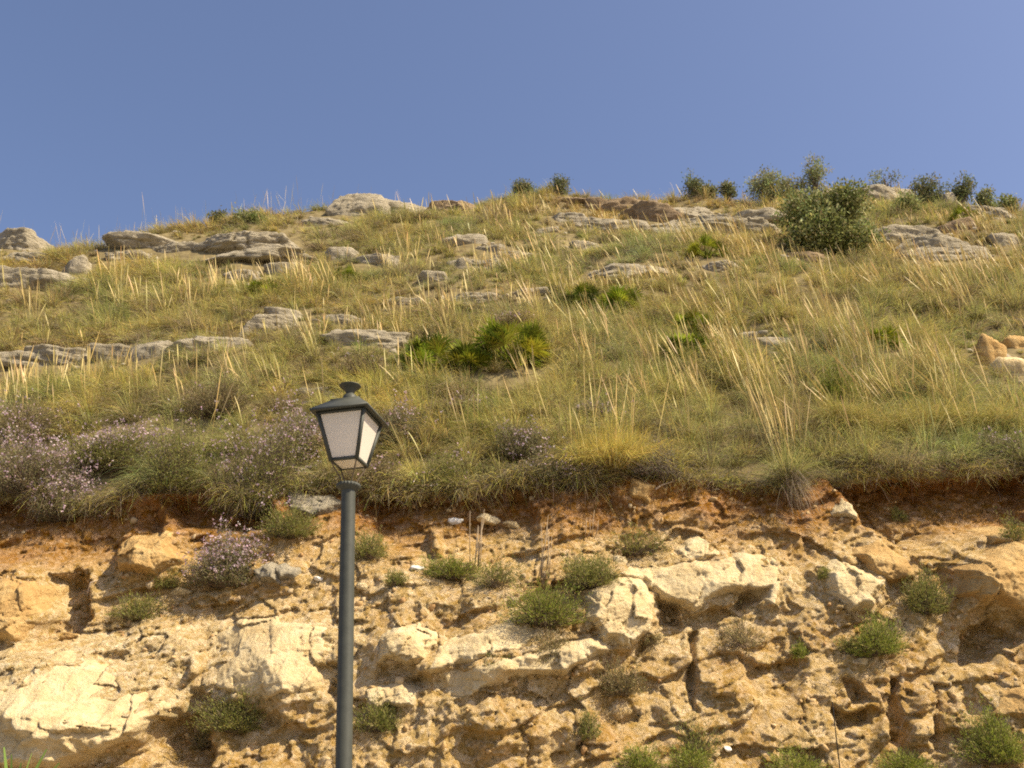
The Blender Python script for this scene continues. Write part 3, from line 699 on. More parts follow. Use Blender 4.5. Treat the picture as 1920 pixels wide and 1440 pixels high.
ROCKS = [
    ((-25, 420, 88, 478), L_, 'lumpy grey outcrop where the slope meets the sky at its lowest end', .75, .8), ((-30, 493, 118, 556), L_, 'low flat topped grey slab below the lumpy skyline outcrop', .5, .9),
    ((115, 480, 168, 530), L_, 'upright pale block standing next to the low flat topped slab', .95, .8), ((116, 518, 182, 552), L_, 'small pale block with a dark underside below the upright block', .6, .8),
    ((185, 438, 335, 474), L_, 'thin pale slab just under the crest among dry grass', .5, 1.0), ((330, 438, 562, 492), L_, 'broad tilted grey sheet of rock below the dark crest bushes', .45, 1.0),
    ((195, 468, 275, 496), L_, 'small ledge under the thin pale crest slab', .5, .9), ((424, 503, 482, 533), L_, 'grey stone half hidden in grass beside the pale dome', .6, .8),
    ((498, 493, 558, 528), L_, 'pale dome of rock below the broad tilted sheet', .7, .8), ((-20, 652, 158, 700), L_, 'long grey ledge, lowest of the row above the lilac shrubs', .55, .8),
    ((170, 646, 258, 684), L_, 'grey ledge stone next along the row, light on top', .6, .8), ((254, 638, 334, 680), L_, 'third stone of the ledge row, squarish and shadowed below', .7, .8),
    ((328, 626, 448, 672), L_, 'long grey slab ending the ledge row, with a shaded front', .6, .8), ((448, 584, 548, 645), L_, 'layered grey rock stepping up beyond the ledge row', .6, .9),
    ((606, 588, 674, 618), L_, 'small rounded grey stone above the big slab behind the lantern', .6, .8), ((602, 612, 750, 664), L_, 'big smooth grey slab upslope of the lantern', .55, .8),
    ((608, 354, 708, 408), L_, 'rounded knobbly boulder standing against the sky', .9, .9), ((688, 355, 800, 398), L_, 'long sloping rock against the sky joined to the knobbly boulder', .6, .9),
    ((800, 368, 892, 402), B_, 'brownish rock on the crest with grass over its top', .6, .9), ((612, 463, 672, 503), L_, 'shadowed grey rock paired with a longer one in mid slope', .7, .8),
    ((668, 470, 758, 508), L_, 'longer grey rock of the shadowed pair in mid slope', .55, .8), ((843, 436, 902, 468), L_, 'rounded whale backed rock in the upper slope', .7, .8),
    ((893, 456, 948, 478), L_, 'flat pale stone beside the whale backed rock', .5, .9), ((846, 483, 948, 515), L_, 'wide flat pale slab in the middle of the slope', .5, .9),
    ((795, 508, 848, 538), L_, 'small dark fronted stone under the wide flat slab', .65, .8), ((846, 546, 934, 574), L_, 'low pale stone among many golden stalks', .5, .9),
    ((1028, 368, 1104, 388), B_, 'thin brown ledge just under the crest turf', .5, .9), ((1033, 393, 1114, 428), L_, 'pale broken ledge at the start of the brown cliff band', .5, .9),
    ((1058, 406, 1165, 442), L_, 'light topped ledge running along under the brown cliff band', .5, .9), ((1158, 412, 1208, 444), L_, 'pale block at the end of the light topped ledge', .7, .8),
    ((1095, 376, 1195, 412), B_, 'brown overhanging cliff stone under the crest turf', .8, .7), ((1180, 376, 1268, 436), B_, 'tall brown cliff stone with a deep shaded face', .9, .8),
    ((1222, 384, 1350, 424), L_, 'bedded grey slab, upper step of the wide rock platform', .45, 1.0), ((1225, 402, 1460, 462), L_, 'wide bedded grey rock platform beside the big round bush', .45, .9),
    ((1068, 450, 1124, 474), L_, 'small dark edged stone in grass below the light ledge', .6, .8), ((1100, 496, 1254, 526), L_, 'long pale slab upslope of the twin fan palm clumps', .5, .9),
    ((998, 423, 1052, 443), L_, 'flat pale stone near the crest grass', .5, .9), ((1615, 418, 1800, 486), L_, 'massive rounded grey outcrop beside the big round bush', .75, .8),
    ((1595, 344, 1705, 390), L_, 'pale crest rocks behind the big round bush', .6, .9), ((1700, 436, 1806, 494), L_, 'sloping grey rock at the foot of the massive outcrop', .6, .9),
    ((1775, 412, 1832, 444), B_, 'brown pointed stone above the sloping grey rock', .9, .8), ((1865, 436, 1910, 470), L_, 'grey block near the end of the upper slope', .8, .8),
    ((1412, 630, 1480, 668), L_, 'rounded grey stone in deep grass under slanting stalks', .7, .8), ((1845, 390, 1905, 416), L_, 'flat grey stone in the grass below the small crest bush', .5, .9),
    ((1755, 352, 1802, 392), L_, 'pale rock between two dark crest bushes', .8, .8), ((1818, 383, 1880, 408), L_, 'low ledge under the leaning crest bush', .5, .9),
    ((556, 722, 624, 750), L_, 'pale stone in the turf just above the lantern finial', .5, .9), ((-20, 815, 64, 845), L_, 'pale flat stone under the lilac shrubs at the turf edge', .5, .9),
    ((1305, 486, 1378, 518), L_, 'flat pale stone below the bright sprig of palm', .45, .9), ((955, 538, 1024, 564), L_, 'flat dusty stone behind a dense group of stalks', .45, .9),
    ((926, 468, 998, 498), L_, 'dusty stone upslope of the wide flat slab', .5, .9), ((1826, 636, 1884, 704), O_, 'orange broken rock in the bare scar on the slope', .9, .7),
    ((1880, 630, 1945, 664), O_, 'dark orange rock along the top of the bare scar', .7, .8), ((1868, 662, 1945, 722), C_, 'cream slab lying in the bare scar on the slope', .6, .9),
    ((730, 556, 800, 580), L_, 'low grey stone among pale stalks below the small dark stone', .5, .9), ((1480, 470, 1560, 500), B_, 'brown stone in the shade of the big round bush', .6, .9),
    ((1390, 620, 1425, 650), L_, 'narrow dusty stone beside the rounded stone under slanting stalks', .7, .8), ((560, 408, 640, 430), L_, 'low pale ledge under the knobbly skyline boulder', .5, .9),
    ((380, 470, 560, 500), L_, 'lower step of the broad tilted grey sheet', .45, 1.0), ((275, 452, 370, 482), L_, 'flat grey stone bridging thin crest slab and tilted sheet', .45, 1.0),
    ((1345, 392, 1470, 430), L_, 'upper end of the bedded rock platform, partly behind the big bush', .5, .9), ((1640, 340, 1720, 372), L_, 'grey crest rock under the open branched sapling', .7, .8),
    ((60, 655, 170, 692), L_, 'rounded block in the ledge row touching the long lowest ledge', .7, .8), ((1720, 455, 1850, 500), L_, 'low grey rock trailing away from the massive outcrop', .5, .9),
    ((500, 574, 560, 606), L_, 'upper cap of the layered grey rock', .6, .9), ((0, 470, 95, 500), L_, 'grass fringed grey ledge between skyline outcrop and flat slab', .5, .9),
]
for i, (bx_, m, lab, fl, dp) in enumerate(ROCKS): hill_rock(bx_, m, lab, 300 + 7 * i, fl, dp)
# small stones on the bank that stand out
def bank_stone(px, py, wpx, hpx, mat, label, seed):
    P = hit_bank(px, py)[0]; s_ = depth_of(P) / FPX
    V, F = block(4, np.array([wpx * s_ * .55, wpx * s_ * .45, hpx * s_ * .6]), seed, .05, 12, .7)
    o = mesh_obj('stone', V @ rot(R(10), R(8), R(seed * 40 % 60)).T, F, mat); o.location = P
    tag(o, label, 'stone', 'loose stones on the bank')
for i, s_ in enumerate([(597, 1086, 20, 9, MAT['white'], 'flat white stone beside the lamp post below the turf'), (783, 1066, 26, 12, MAT['white'], 'white broken stone at the foot of the shaded scarp'),
        (855, 977, 26, 14, MAT['white'], 'white stone stuck in the scarp beside the dry stems'), (916, 974, 36, 22, C_, 'cream stone below the topsoil behind the dry stems'),
        (1363, 1403, 14, 8, MAT['white'], 'tiny white stone low down beside the thin black rod'), (960, 985, 34, 16, C_, 'flat cream stone in the scarp near the dry stems'),
        (1050, 1085, 22, 16, O_, 'small tan stone tucked between two green bank bushes'), (860, 1080, 30, 18, O_, 'tan stone under the low bush at the scarp foot'),
        (1165, 1052, 26, 20, C_, 'rough cream stone above the rounded boulder'), (1620, 1240, 24, 14, C_, 'round pale stone below the smooth green bush'),
        (340, 1110, 40, 16, C_, 'pale stone on the slanting ledge under the lilac bank shrub'), (130, 1196, 40, 20, O_, 'long tan stone at the low end of the slanting ledge'),
        (680, 1100, 26, 14, C_, 'cream stone just past the lamp post on the loose slope')]): bank_stone(*s_, 40 + i)
# loose rubble too small to count
rng = np.random.default_rng(5); a = Acc(); V0, F0 = ICO[2]
n = 0
while n < 2600:
    x = rng.uniform(-6.9, 6.9); wv = rng.uniform(-0.05, 3.9)
    if w_edge(x) - wv < 0.15 or fbm(np.array([[x / .7, wv / .5]]), 2, 44)[0] < rng.uniform(-.5, .5): continue
    s_ = 0.008 + 0.03 * rng.random() ** 3 + (0.04 if rng.random() < .03 else 0)
    Nn = rng.normal(size=(13, 3)); Nn /= np.linalg.norm(Nn, axis=1)[:, None]; V = V0 * np.min(np.where(V0 @ Nn.T > .1, rng.uniform(.4, .85, 13) / np.maximum(V0 @ Nn.T, .1), 1.2), 1)[:, None] * (s_ * rng.uniform(.6, 1.3, 3))
    c = np.array([(.46, .31, .14), (.42, .27, .11), (.54, .40, .21), (.36, .21, .08), (.40, .30, .17)])[rng.integers(5)] * rng.uniform(.8, 1.1)
    a.add(V + xwh(x, wv, bank_h(x, wv) + s_ * .15), None, F0, c); n += 1
for cx, cyy, rx, ry in ROCKXY:
    for k in range(int(4 + 3 * rx)):
        an = rng.uniform(0, 6.283); q_ = rng.uniform(.9, 1.5); x, y = cx + math.cos(an) * rx * q_, cyy + math.sin(an) * ry * q_ - .2
        s_ = rng.uniform(.03, .10); P0 = np.array([x, y, float(hill_z(np.array([x]), np.array([y]))[0]) + s_ * .1])
        Nn = rng.normal(size=(13, 3)); Nn /= np.linalg.norm(Nn, axis=1)[:, None]; V = V0 * np.min(np.where(V0 @ Nn.T > .1, rng.uniform(.4, .85, 13) / np.maximum(V0 @ Nn.T, .1), 1.2), 1)[:, None]
        a.add(V * s_ * rng.uniform(.6, 1.6, 3) * (1.3, 1.1, .8) + P0, None, F0, np.array((.36, .31, .22)) * rng.uniform(.8, 1.2))
m, nt_, b_ = mat_new('rubble_stone'); at = nd(nt_, 'Attribute', attribute_name='Col'); nt_.links.new(at.outputs['Color'], b_.inputs['Base Color']); b_.inputs['Roughness'].default_value = .95
bump_n(nt_, b_, noise_n(nt_, nd(nt_, 'NewGeometry').outputs['Position'], 60, 5), 0.5, 0.01)
tag(a.build('rubble', m), 'small broken stones strewn over the bank and around the rocks', 'rubble', kind='stuff')
# ------------------------------------------------------------------ shrubs, palms, bushes
KEEP = []   # (x, y, r): grass stays off these plants
def jitc(c, n, rng, s=0.15):
    c = np.asarray(c, float)
    if c.ndim == 2: c = c[rng.integers(len(c), size=n)]
    return np.clip(c * (1 + s * rng.normal(size=(n, 1))) * (1 + 0.06 * rng.normal(size=(n, 3))), 0.005, 0.95)
def shrub(px, py, wpx, hpx, label, seed, leaf, flower=None, nf=0, n=900, name='shrub', cat='shrub', group=None, sprig=0.5, lw=0.010, ll=0.03, bare=0.0, upward=0.55, twig=(.16, .12, .08), per=7, foot=None):
    """a low bush: many woody sprigs fanning out of one foot, every sprig set with narrow leaves. (px,py) its centre, wpx x hpx its size in the photo"""
    rng = np.random.default_rng(seed)
    fx, fy = foot or (px, py + hpx * 0.42)
    F = hit(fx, fy); s_ = depth_of(F) / FPX
    wd, hg = wpx * s_ * 0.5, hpx * s_ * 0.95
    root = empty(name, F, label, cat, group)
    out = np.array([0, -0.35, 0.0])
    lobes = rng.normal(size=(7, 3)); lobes[:, 2] = np.abs(lobes[:, 2]); lobes /= np.linalg.norm(lobes, axis=1)[:, None]
    d = rng.normal(size=(n, 3)); d[:, 2] = np.abs(d[:, 2]) * 1.1 + 0.05; d /= np.linalg.norm(d, axis=1)[:, None]
    lump = 0.60 + 0.52 * np.max(np.clip(d @ lobes.T, 0, 1) ** 6, axis=1) + 0.10 * rng.normal(size=n)
    tip = d * np.array([wd, wd * 0.8, hg]) * lump[:, None] * (rng.random((n, 1)) ** 0.28) * np.where(rng.random((n, 1)) < .07, 1.25, 1)
    tip[:, 1] -= 0.10 * wd
    b0 = tip * 0.30 * rng.random((n, 1)); b0[:, :2] += rng.normal(size=(n, 2)) * wd * 0.10
    dirv = tip - b0; L = np.linalg.norm(dirv, axis=1); dirv /= L[:, None] + 1e-9
    m = rng.random(n) < 0.5
    V, q, c = blades(F + b0[m], dirv[m], L[m], np.full(m.sum(), 0.0045 + 0.004 * wd), np.full(m.sum(), -0.06), jitc(twig, m.sum(), rng), jitc(twig, m.sum(), rng), rng, 2)
    a = Acc(); a.add(V, q, None, c); a.build('stem', MAT['twig'], root)
    if True:
        keepers = rng.random(n) > bare
        k = int(keepers.sum()); T0, D0, L0 = tip[keepers], dirv[keepers], L[keepers]
        a = Acc()
        for j in range(per):
            t = 1 - sprig * rng.random(k) ** 1.3
            P = F + b0[keepers] + D0 * (L0 * t)[:, None] + rng.normal(size=(k, 3)) * 0.012
            dl = D0 * upward + rng.normal(size=(k, 3)) * 0.45 + np.array([0, 0, 0.25])
            V, q, c = leaf_quads(P, dl, ll * rng.uniform(.6, 1.3, k), lw * rng.uniform(.7, 1.3, k), jitc(leaf, k, rng), rng)
            a.add(V, q, None, c)
        a.build('foliage', MAT['leaf'], root)
    if nf:
        score = d[:, 2] * 0.6 + 0.5 * fbm(d * 2.2, 2, seed) + 0.35 * rng.random(n)
        idx = np.argsort(-score)[:int(n * .55)]
        pick = idx[rng.integers(len(idx), size=nf)]
        P = F + tip[pick] * 1.02 + rng.normal(size=(nf, 3)) * 0.018
        a = Acc()
        for j in range(3):
            V, q, c = leaf_quads(P + rng.normal(size=(nf, 3)) * 0.006, rng.normal(size=(nf, 3)) + np.array([0, -.2, .4]), 0.026 * rng.uniform(.6, 1.3, nf), 0.021 * rng.uniform(.6, 1.3, nf), jitc(flower, nf, rng, .12), rng)
            a.add(V, q, None, c)
        a.build('blossom', MAT['petal'], root)
    KEEP.append((F[0], F[1] + 0.1, wd * (0.72 if nf > 300 else 0.45)))
    return root
LILAC = np.array([(.50, .36, .42), (.58, .44, .48), (.42, .29, .36), (.60, .50, .50)])
GREY = np.array([(.21, .20, .09), (.26, .23, .12), (.17, .17, .065), (.29, .24, .14)])
GRN = np.array([(.22, .225, .05), (.26, .25, .07), (.29, .26, .10), (.17, .185, .04)])
BRT = np.array([(.24, .28, .04), (.29, .31, .06), (.19, .23, .035), (.33, .31, .10)])
BRN = np.array([(.25, .195, .085), (.29, .24, .11), (.19, .17, .06), (.33, .26, .14)])
GL = 'lilac flowering shrubs along the turf edge'
SHR = [  # px py w h label leaf flower nf n
    (55, 865, 200, 130, 'big grey green shrub spotted with lilac flowers at the low end of the turf edge', GREY, 700, 1500), (205, 835, 210, 95, 'wide lilac topped shrub above the hanging lilac cushion', GRN, 900, 1500),
    (120, 930, 150, 90, 'lilac cushion hanging down over the red soil', GREY, 850, 1100), (505, 885, 200, 165, 'dense lilac shrub over the dark hollow near the lamp post', GRN, 1200, 1900),
    (420, 1055, 135, 85, 'round lilac shrub growing on the bank face above the slanting ledge', GREY, 700, 1200), (975, 830, 130, 90, 'dark twiggy shrub with a pink crown beside the yellow tussock', GREY, 420, 1100),
    (1035, 880, 150, 70, 'low green shrub with pale pink tips at the edge of the scarp', GREY, 350, 1100), (750, 800, 130, 100, 'pink dotted shrub upslope of the lantern roof', GREY, 450, 1100),
    (705, 885, 130, 90, 'brownish shrub with few pink flowers just behind the lamp collar', BRN, 220, 1000), (825, 895, 170, 90, 'olive shrub draping over the scarp edge with a few flowers', GRN, 130, 1400),
    (1885, 845, 130, 90, 'shaded shrub with faint lilac flowers beneath the big drooping tussock', GREY, 240, 900), (50, 785, 150, 90, 'dark twiggy shrub behind the big lilac spotted shrub', BRN, 120, 1100),
    (1110, 775, 140, 50, 'low mat of pink flowers upslope of the yellow tussock', GREY, 450, 800), (965, 603, 120, 36, 'thin pinkish brush on top of the round fan palm', BRN, 200, 600),
    (330, 860, 120, 120, 'fresh green shrub between two lilac shrubs at the turf edge', GRN, 60, 1300), (420, 900, 110, 90, 'grey brown dried shrub hanging over the dark hollow', BRN, 60, 900),
    (860, 760, 130, 60, 'sparse shrub dotted pink among slanting stalks', BRN, 220, 700), (560, 820, 120, 80, 'pink flecked shrub touching the lantern glass', GREY, 420, 900),
    (1240, 870, 130, 70, 'grey leafless shrub next to the yellow tussock', np.array([(.25, .21, .17), (.20, .17, .14)]), 0, 700),
    (680, 690, 140, 60, 'brown heather like shrub below the big smooth slab', BRN, 60, 900), (410, 745, 150, 70, 'dull olive shrub in the shadow below the ledge row', BRN, 20, 1000),
]
for i, (px, py, wp_, hp_, lab, lf, nf, n) in enumerate(SHR):
    sc_ = 1.3 if px < 640 else 1.02
    shrub(px, py, wp_ * sc_, hp_ * sc_, lab, 500 + i, lf, LILAC, int(nf * (1.0 if px < 640 else .5)), int(n * 1.5), name='flowering_shrub' if nf > 100 else 'shrub', group=GL, ll=.026, lw=.010)
GB = 'green bushes rooted in the bank face'
BSH = [
    (545, 982, 115, 62, 'yellow green bush on the bank just before the lamp post, under the grey rock', GRN, 900, 0), (690, 1022, 85, 60, 'loose green bush just past the lamp post at the scarp foot', GRN, 600, 0.2),
    (845, 1066, 130, 50, 'low spreading green bush along the scarp foot', BRT, 900, 0), (1105, 1070, 115, 80, 'dark green bush leaning over the upper slope of the rounded boulder', GRN, 1100, 0),
    (1022, 1130, 145, 100, 'bright green bush between the wedge slab and the rounded boulder', BRT, 1400, 0), (1195, 1018, 130, 55, 'thin grassy green bush below the topsoil in mid bank', GRN, 500, 0.3),
    (1740, 1110, 95, 95, 'spiky dark green bush with upright shoots beside the ochre bulge', GRN, 900, 0), (1645, 1195, 105, 75, 'smooth rounded green bush below the spiky dark bush', BRT, 1100, 0),
    (440, 1335, 145, 85, 'dark green bush with a shaded hollow beneath the cream boulder', GRN, 1200, 0), (710, 1345, 90, 60, 'small green bush beside the lower lamp post', GRN, 600, 0.1),
    (1040, 1218, 85, 75, 'brownish dried bush at the tip of the wedge slab', BRN, 600, 0.2), (1165, 1275, 100, 65, 'brown dried bush below the rounded boulder', BRN, 650, 0.2),
    (1875, 1385, 145, 105, 'large bright green bush in the bottom corner', BRT, 1500, 0), (258, 1142, 95, 48, 'grey green bush on the slanting ledge', GRN, 600, 0.1),
    (312, 1085, 65, 42, 'small leafy bush under the square orange block', GRN, 350, 0), (1485, 1432, 130, 45, 'low green bush at the foot of the thin black rod', BRT, 600, 0),
    (1205, 1425, 85, 45, 'small green bush low on the bank below the dried brown one', BRT, 450, 0), (1310, 1388, 100, 70, 'sparse pale bush low in mid bank', GRN, 350, 0.4),
    (1390, 1182, 100, 75, 'sparse twiggy bush under the great pale outcrop', BRN, 350, 0.4), (930, 1248, 70, 34, 'little green bush in the shade of the long tilted ledge', GRN, 350, 0),
    (742, 1082, 45, 32, 'tiny bush on loose earth between lamp post and white stone', GRN, 220, 0.2), (1700, 1432, 120, 40, 'low green bush next to the large bright one', BRT, 500, 0),
    (1500, 1220, 26, 30, 'tiny green sprig on bare earth in mid bank', BRT, 120, 0), (1105, 1360, 46, 56, 'little upright bush low beneath the long ledge', GRN, 220, 0.2),
    (1295, 1425, 100, 40, 'low green bush between two small ones at the bank foot', BRT, 450, 0), (930, 1075, 130, 60, 'thin straggling bush below the dry stems', GRN, 400, 0.3),
    (1690, 965, 40, 30, 'tiny weed in the shaded red soil', GRN, 120, 0), (1900, 995, 60, 50, 'shaded green weed above the small ochre stone', GRN, 250, 0.1),
    (380, 1380, 60, 60, 'brown weed hanging in the hollow under the dark green bush', BRN, 250, 0.2), (1545, 1075, 30, 24, 'tiny weed beside the cracked cream boulder', GRN, 100, 0),
    (1220, 1195, 60, 36, 'brownish weed in the lee of the rounded boulder', BRN, 200, 0.2), (1590, 1210, 40, 40, 'small weed touching the smooth rounded bush', GRN, 160, 0.1),
]
for i, (px, py, wp_, hp_, lab, lf, n, bare) in enumerate(BSH):
    shrub(px, py, wp_ * 1.2, hp_ * 1.1, lab, 700 + i, lf, None, 0, n, name='bush', cat='bush', group=GB, bare=bare, ll=.034, lw=.0075, upward=.9)
# dry upright stems and the thin rod
def dry_stems(px, py, h, n, label, seed):
    rng = np.random.default_rng(seed); F = hit(px, py); s_ = depth_of(F) / FPX
    F = F + np.array([0, -0.06, 0])
    root = empty('dry_stem_cluster', F, label, 'dry plant'); L = h * s_
    for k in range(n):
        b = F + np.array([rng.uniform(-.07, .07), rng.uniform(-.05, .02), -.02]); d = np.array([rng.normal() * .10 + .08, -.12 + rng.normal() * .06, 1]); d /= np.linalg.norm(d)
        ln = L * rng.uniform(.5, 1.1); mid = b + d * ln * .5 + rng.normal(size=3) * .015; a = Acc()
        tube(a, [b, mid, b + d * ln], [.0055, .0045, .002], 5, (.36, .28, .19)); a.build('stem', MAT['twig'], root)
dry_stems(890, 1062, 110, 8, 'bundle of dry grey stems standing against the sunlit scarp', 1); dry_stems(1018, 1085, 115, 7, 'second bundle of dry stems leaning behind the bright green bush', 2)
dry_stems(1105, 1010, 70, 4, 'few dry stems under the topsoil above the dark green bush', 3)
F = hit(1561, 1452); a = Acc(); L_r = 125 * depth_of(F) / FPX
o = empty('thin_rod', F, 'thin black rod standing upright low on the bank', 'rod'); tube(a, [F + (0, -.25, -.1), F + (.005, -.25, L_r * .5), F + (.012, -.26, L_r)], [.006, .006, .004], 6, (.02, .02, .02)); a.build('shaft', MAT['twig'], o)
# a dry root hanging out of the red soil and one near it
def root_strand(pts, r, label, seed):
    P = hit_bank([p[0] for p in pts], [p[1] for p in pts]) + np.array([0, -0.05, 0])
    a = Acc(); t = np.linspace(0, len(P) - 1, 14); Q = np.stack([np.interp(t, np.arange(len(P)), P[:, k]) for k in range(3)], -1)
    tube(a, Q, np.linspace(r, r * .5, 14), 6, (.40, .31, .22)); o = a.build('root', MAT['twig']); tag(o, label, 'root')
root_strand([(1635, 895), (1650, 915), (1668, 945)], .008, 'pale dry root crossing the shaded red soil', 1)
root_strand([(1868, 893), (1873, 915), (1875, 942)], .008, 'straight pale root hanging in the red soil near the frame edge', 2)
root_strand([(1228, 920), (1240, 912), (1262, 905)], .014, 'gnarled dark root beside the fist like stone', 3)
root_strand([(165, 1115), (172, 1095), (186, 1090)], .012, 'short bent stick poking out above the shadowed notch', 4)

# dwarf fan palms
PG = np.array([(.20, .25, .018), (.29, .325, .025), (.09, .115, .013), (.36, .37, .035), (.31, .32, .04), (.15, .185, .015)])
def fan_palm(px, py, wpx, hpx, label, seed, n=26, dark=1.0, blade=12):
    rng = np.random.default_rng(seed); F = hit(px, py + hpx * .40); s_ = depth_of(F) / FPX
    wd, hg = wpx * s_ * .5, hpx * s_
    root = empty('fan_palm', F, label, 'palm', 'dwarf fan palms on the slope')
    for k in range(n):
        az = rng.uniform(0, 2 * math.pi); el = rng.uniform(0.05, 1.0)
        tipd = np.array([math.cos(az) * wd * (1 - .35 * el), math.sin(az) * wd * .7 * (1 - .3 * el) - .08 * wd, hg * (0.25 + .62 * el)])
        hub = F + tipd * rng.uniform(.55, .8); base = F + np.array([rng.normal() * wd * .12, rng.normal() * wd * .1, 0])
        D = hub - base; D /= np.linalg.norm(D) + 1e-9
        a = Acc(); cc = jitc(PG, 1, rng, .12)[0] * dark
        tube(a, [base, base * .5 + hub * .5 + (0, 0, .03), hub], [.009, .008, .006], 5, cc * .9, caps=False)
        sd = np.cross(D, rng.normal(size=3) * .5 + (0, 0, 1)); sd /= np.linalg.norm(sd); r = min(.34, wd * .55) * rng.uniform(.75, 1.2)
        blade = 20; ang = np.linspace(-1.5, 1.5, blade); dv = np.cos(ang)[:, None] * D + np.sin(ang)[:, None] * sd + rng.normal(size=(blade, 3)) * .06
        nrm = np.cross(D, sd); V = []
        for j in range(blade):
            dj = dv[j] / np.linalg.norm(dv[j]); pj = np.cross(dj, nrm); w_ = r * .042; ln = r * rng.uniform(.85, 1.1)
            V += [hub, hub + dj * ln * .5 + pj * w_ + nrm * .012, hub + dj * ln - (0, 0, .03), hub + dj * ln * .5 - pj * w_ + nrm * .012]
        a.add(np.array(V), np.arange(blade * 4).reshape(-1, 4), None, np.repeat(jitc(cc, blade, rng, .08), 4, 0))
        a.build('frond', MAT['leaf'], root)
    KEEP.append((F[0], F[1] - .15, wd * .95))
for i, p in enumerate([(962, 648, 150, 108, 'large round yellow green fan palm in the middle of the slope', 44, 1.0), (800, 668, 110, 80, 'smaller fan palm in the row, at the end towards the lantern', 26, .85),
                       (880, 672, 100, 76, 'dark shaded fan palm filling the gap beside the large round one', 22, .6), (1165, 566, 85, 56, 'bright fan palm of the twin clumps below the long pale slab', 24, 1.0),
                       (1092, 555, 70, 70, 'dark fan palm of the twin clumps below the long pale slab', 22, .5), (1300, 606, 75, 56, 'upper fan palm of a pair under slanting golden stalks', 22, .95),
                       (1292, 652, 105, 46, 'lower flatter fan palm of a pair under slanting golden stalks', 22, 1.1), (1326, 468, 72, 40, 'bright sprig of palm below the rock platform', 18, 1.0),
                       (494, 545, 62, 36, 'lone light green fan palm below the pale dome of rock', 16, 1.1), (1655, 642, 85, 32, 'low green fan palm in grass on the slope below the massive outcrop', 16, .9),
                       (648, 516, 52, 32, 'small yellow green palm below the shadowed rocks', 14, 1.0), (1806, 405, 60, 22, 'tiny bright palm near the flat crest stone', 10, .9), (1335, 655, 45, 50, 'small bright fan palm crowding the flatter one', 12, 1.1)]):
    fan_palm(p[0], p[1], p[2] * 1.0, p[3] * 1.05, p[4], 800 + i, p[5] + 8, p[6])
shrub(1562, 725, 130, 95, 'fresh green broom like shrub in grass above the hanging tussock', 850, BRT, None, 0, 1400, name='bush', cat='bush', ll=.05, lw=.008, upward=1.2)
# strap leaved plant in the bottom corner
rng = np.random.default_rng(77); d = ray(20., 1530.); F = EYE + d * (10.0 / d[1]); F[2] = 0.9 if F[2] > .9 else F[2]
F = EYE + d * (9.6 / d[1]); root = empty('strap_leaved_plant', (F[0], F[1], 0), 'green strap leaved plant poking up in the bottom corner', 'plant')
a = Acc(); tube(a, [(F[0], F[1], 0), (F[0] + .02, F[1], F[2] * .5), (F[0], F[1], F[2])], [.07, .05, .045], 10, (.2, .16, .1)); a.build('trunk', MAT['bark'], root)
for px, py in [(8, 1398), (22, 1412), (60, 1410), (88, 1402), (-20, 1410), (112, 1428), (40, 1428), (-50, 1430), (100, 1470), (-90, 1460)]:
    dt = ray(float(px), float(py)); T = EYE + dt * ((9.6 + rng.uniform(-.15, .05)) / dt[1]); n_ = T - F
    L = np.linalg.norm(n_); V, q, c = blades(F[None], (n_ / L)[None], np.array([L]), np.array([.055]), np.array([.02]), np.array([[.16, .26, .05]]), np.array([[.24, .36, .08]]), rng, 6)
    a = Acc(); a.add(V, q, None, c); a.build('leaf', MAT['leaf'], root)

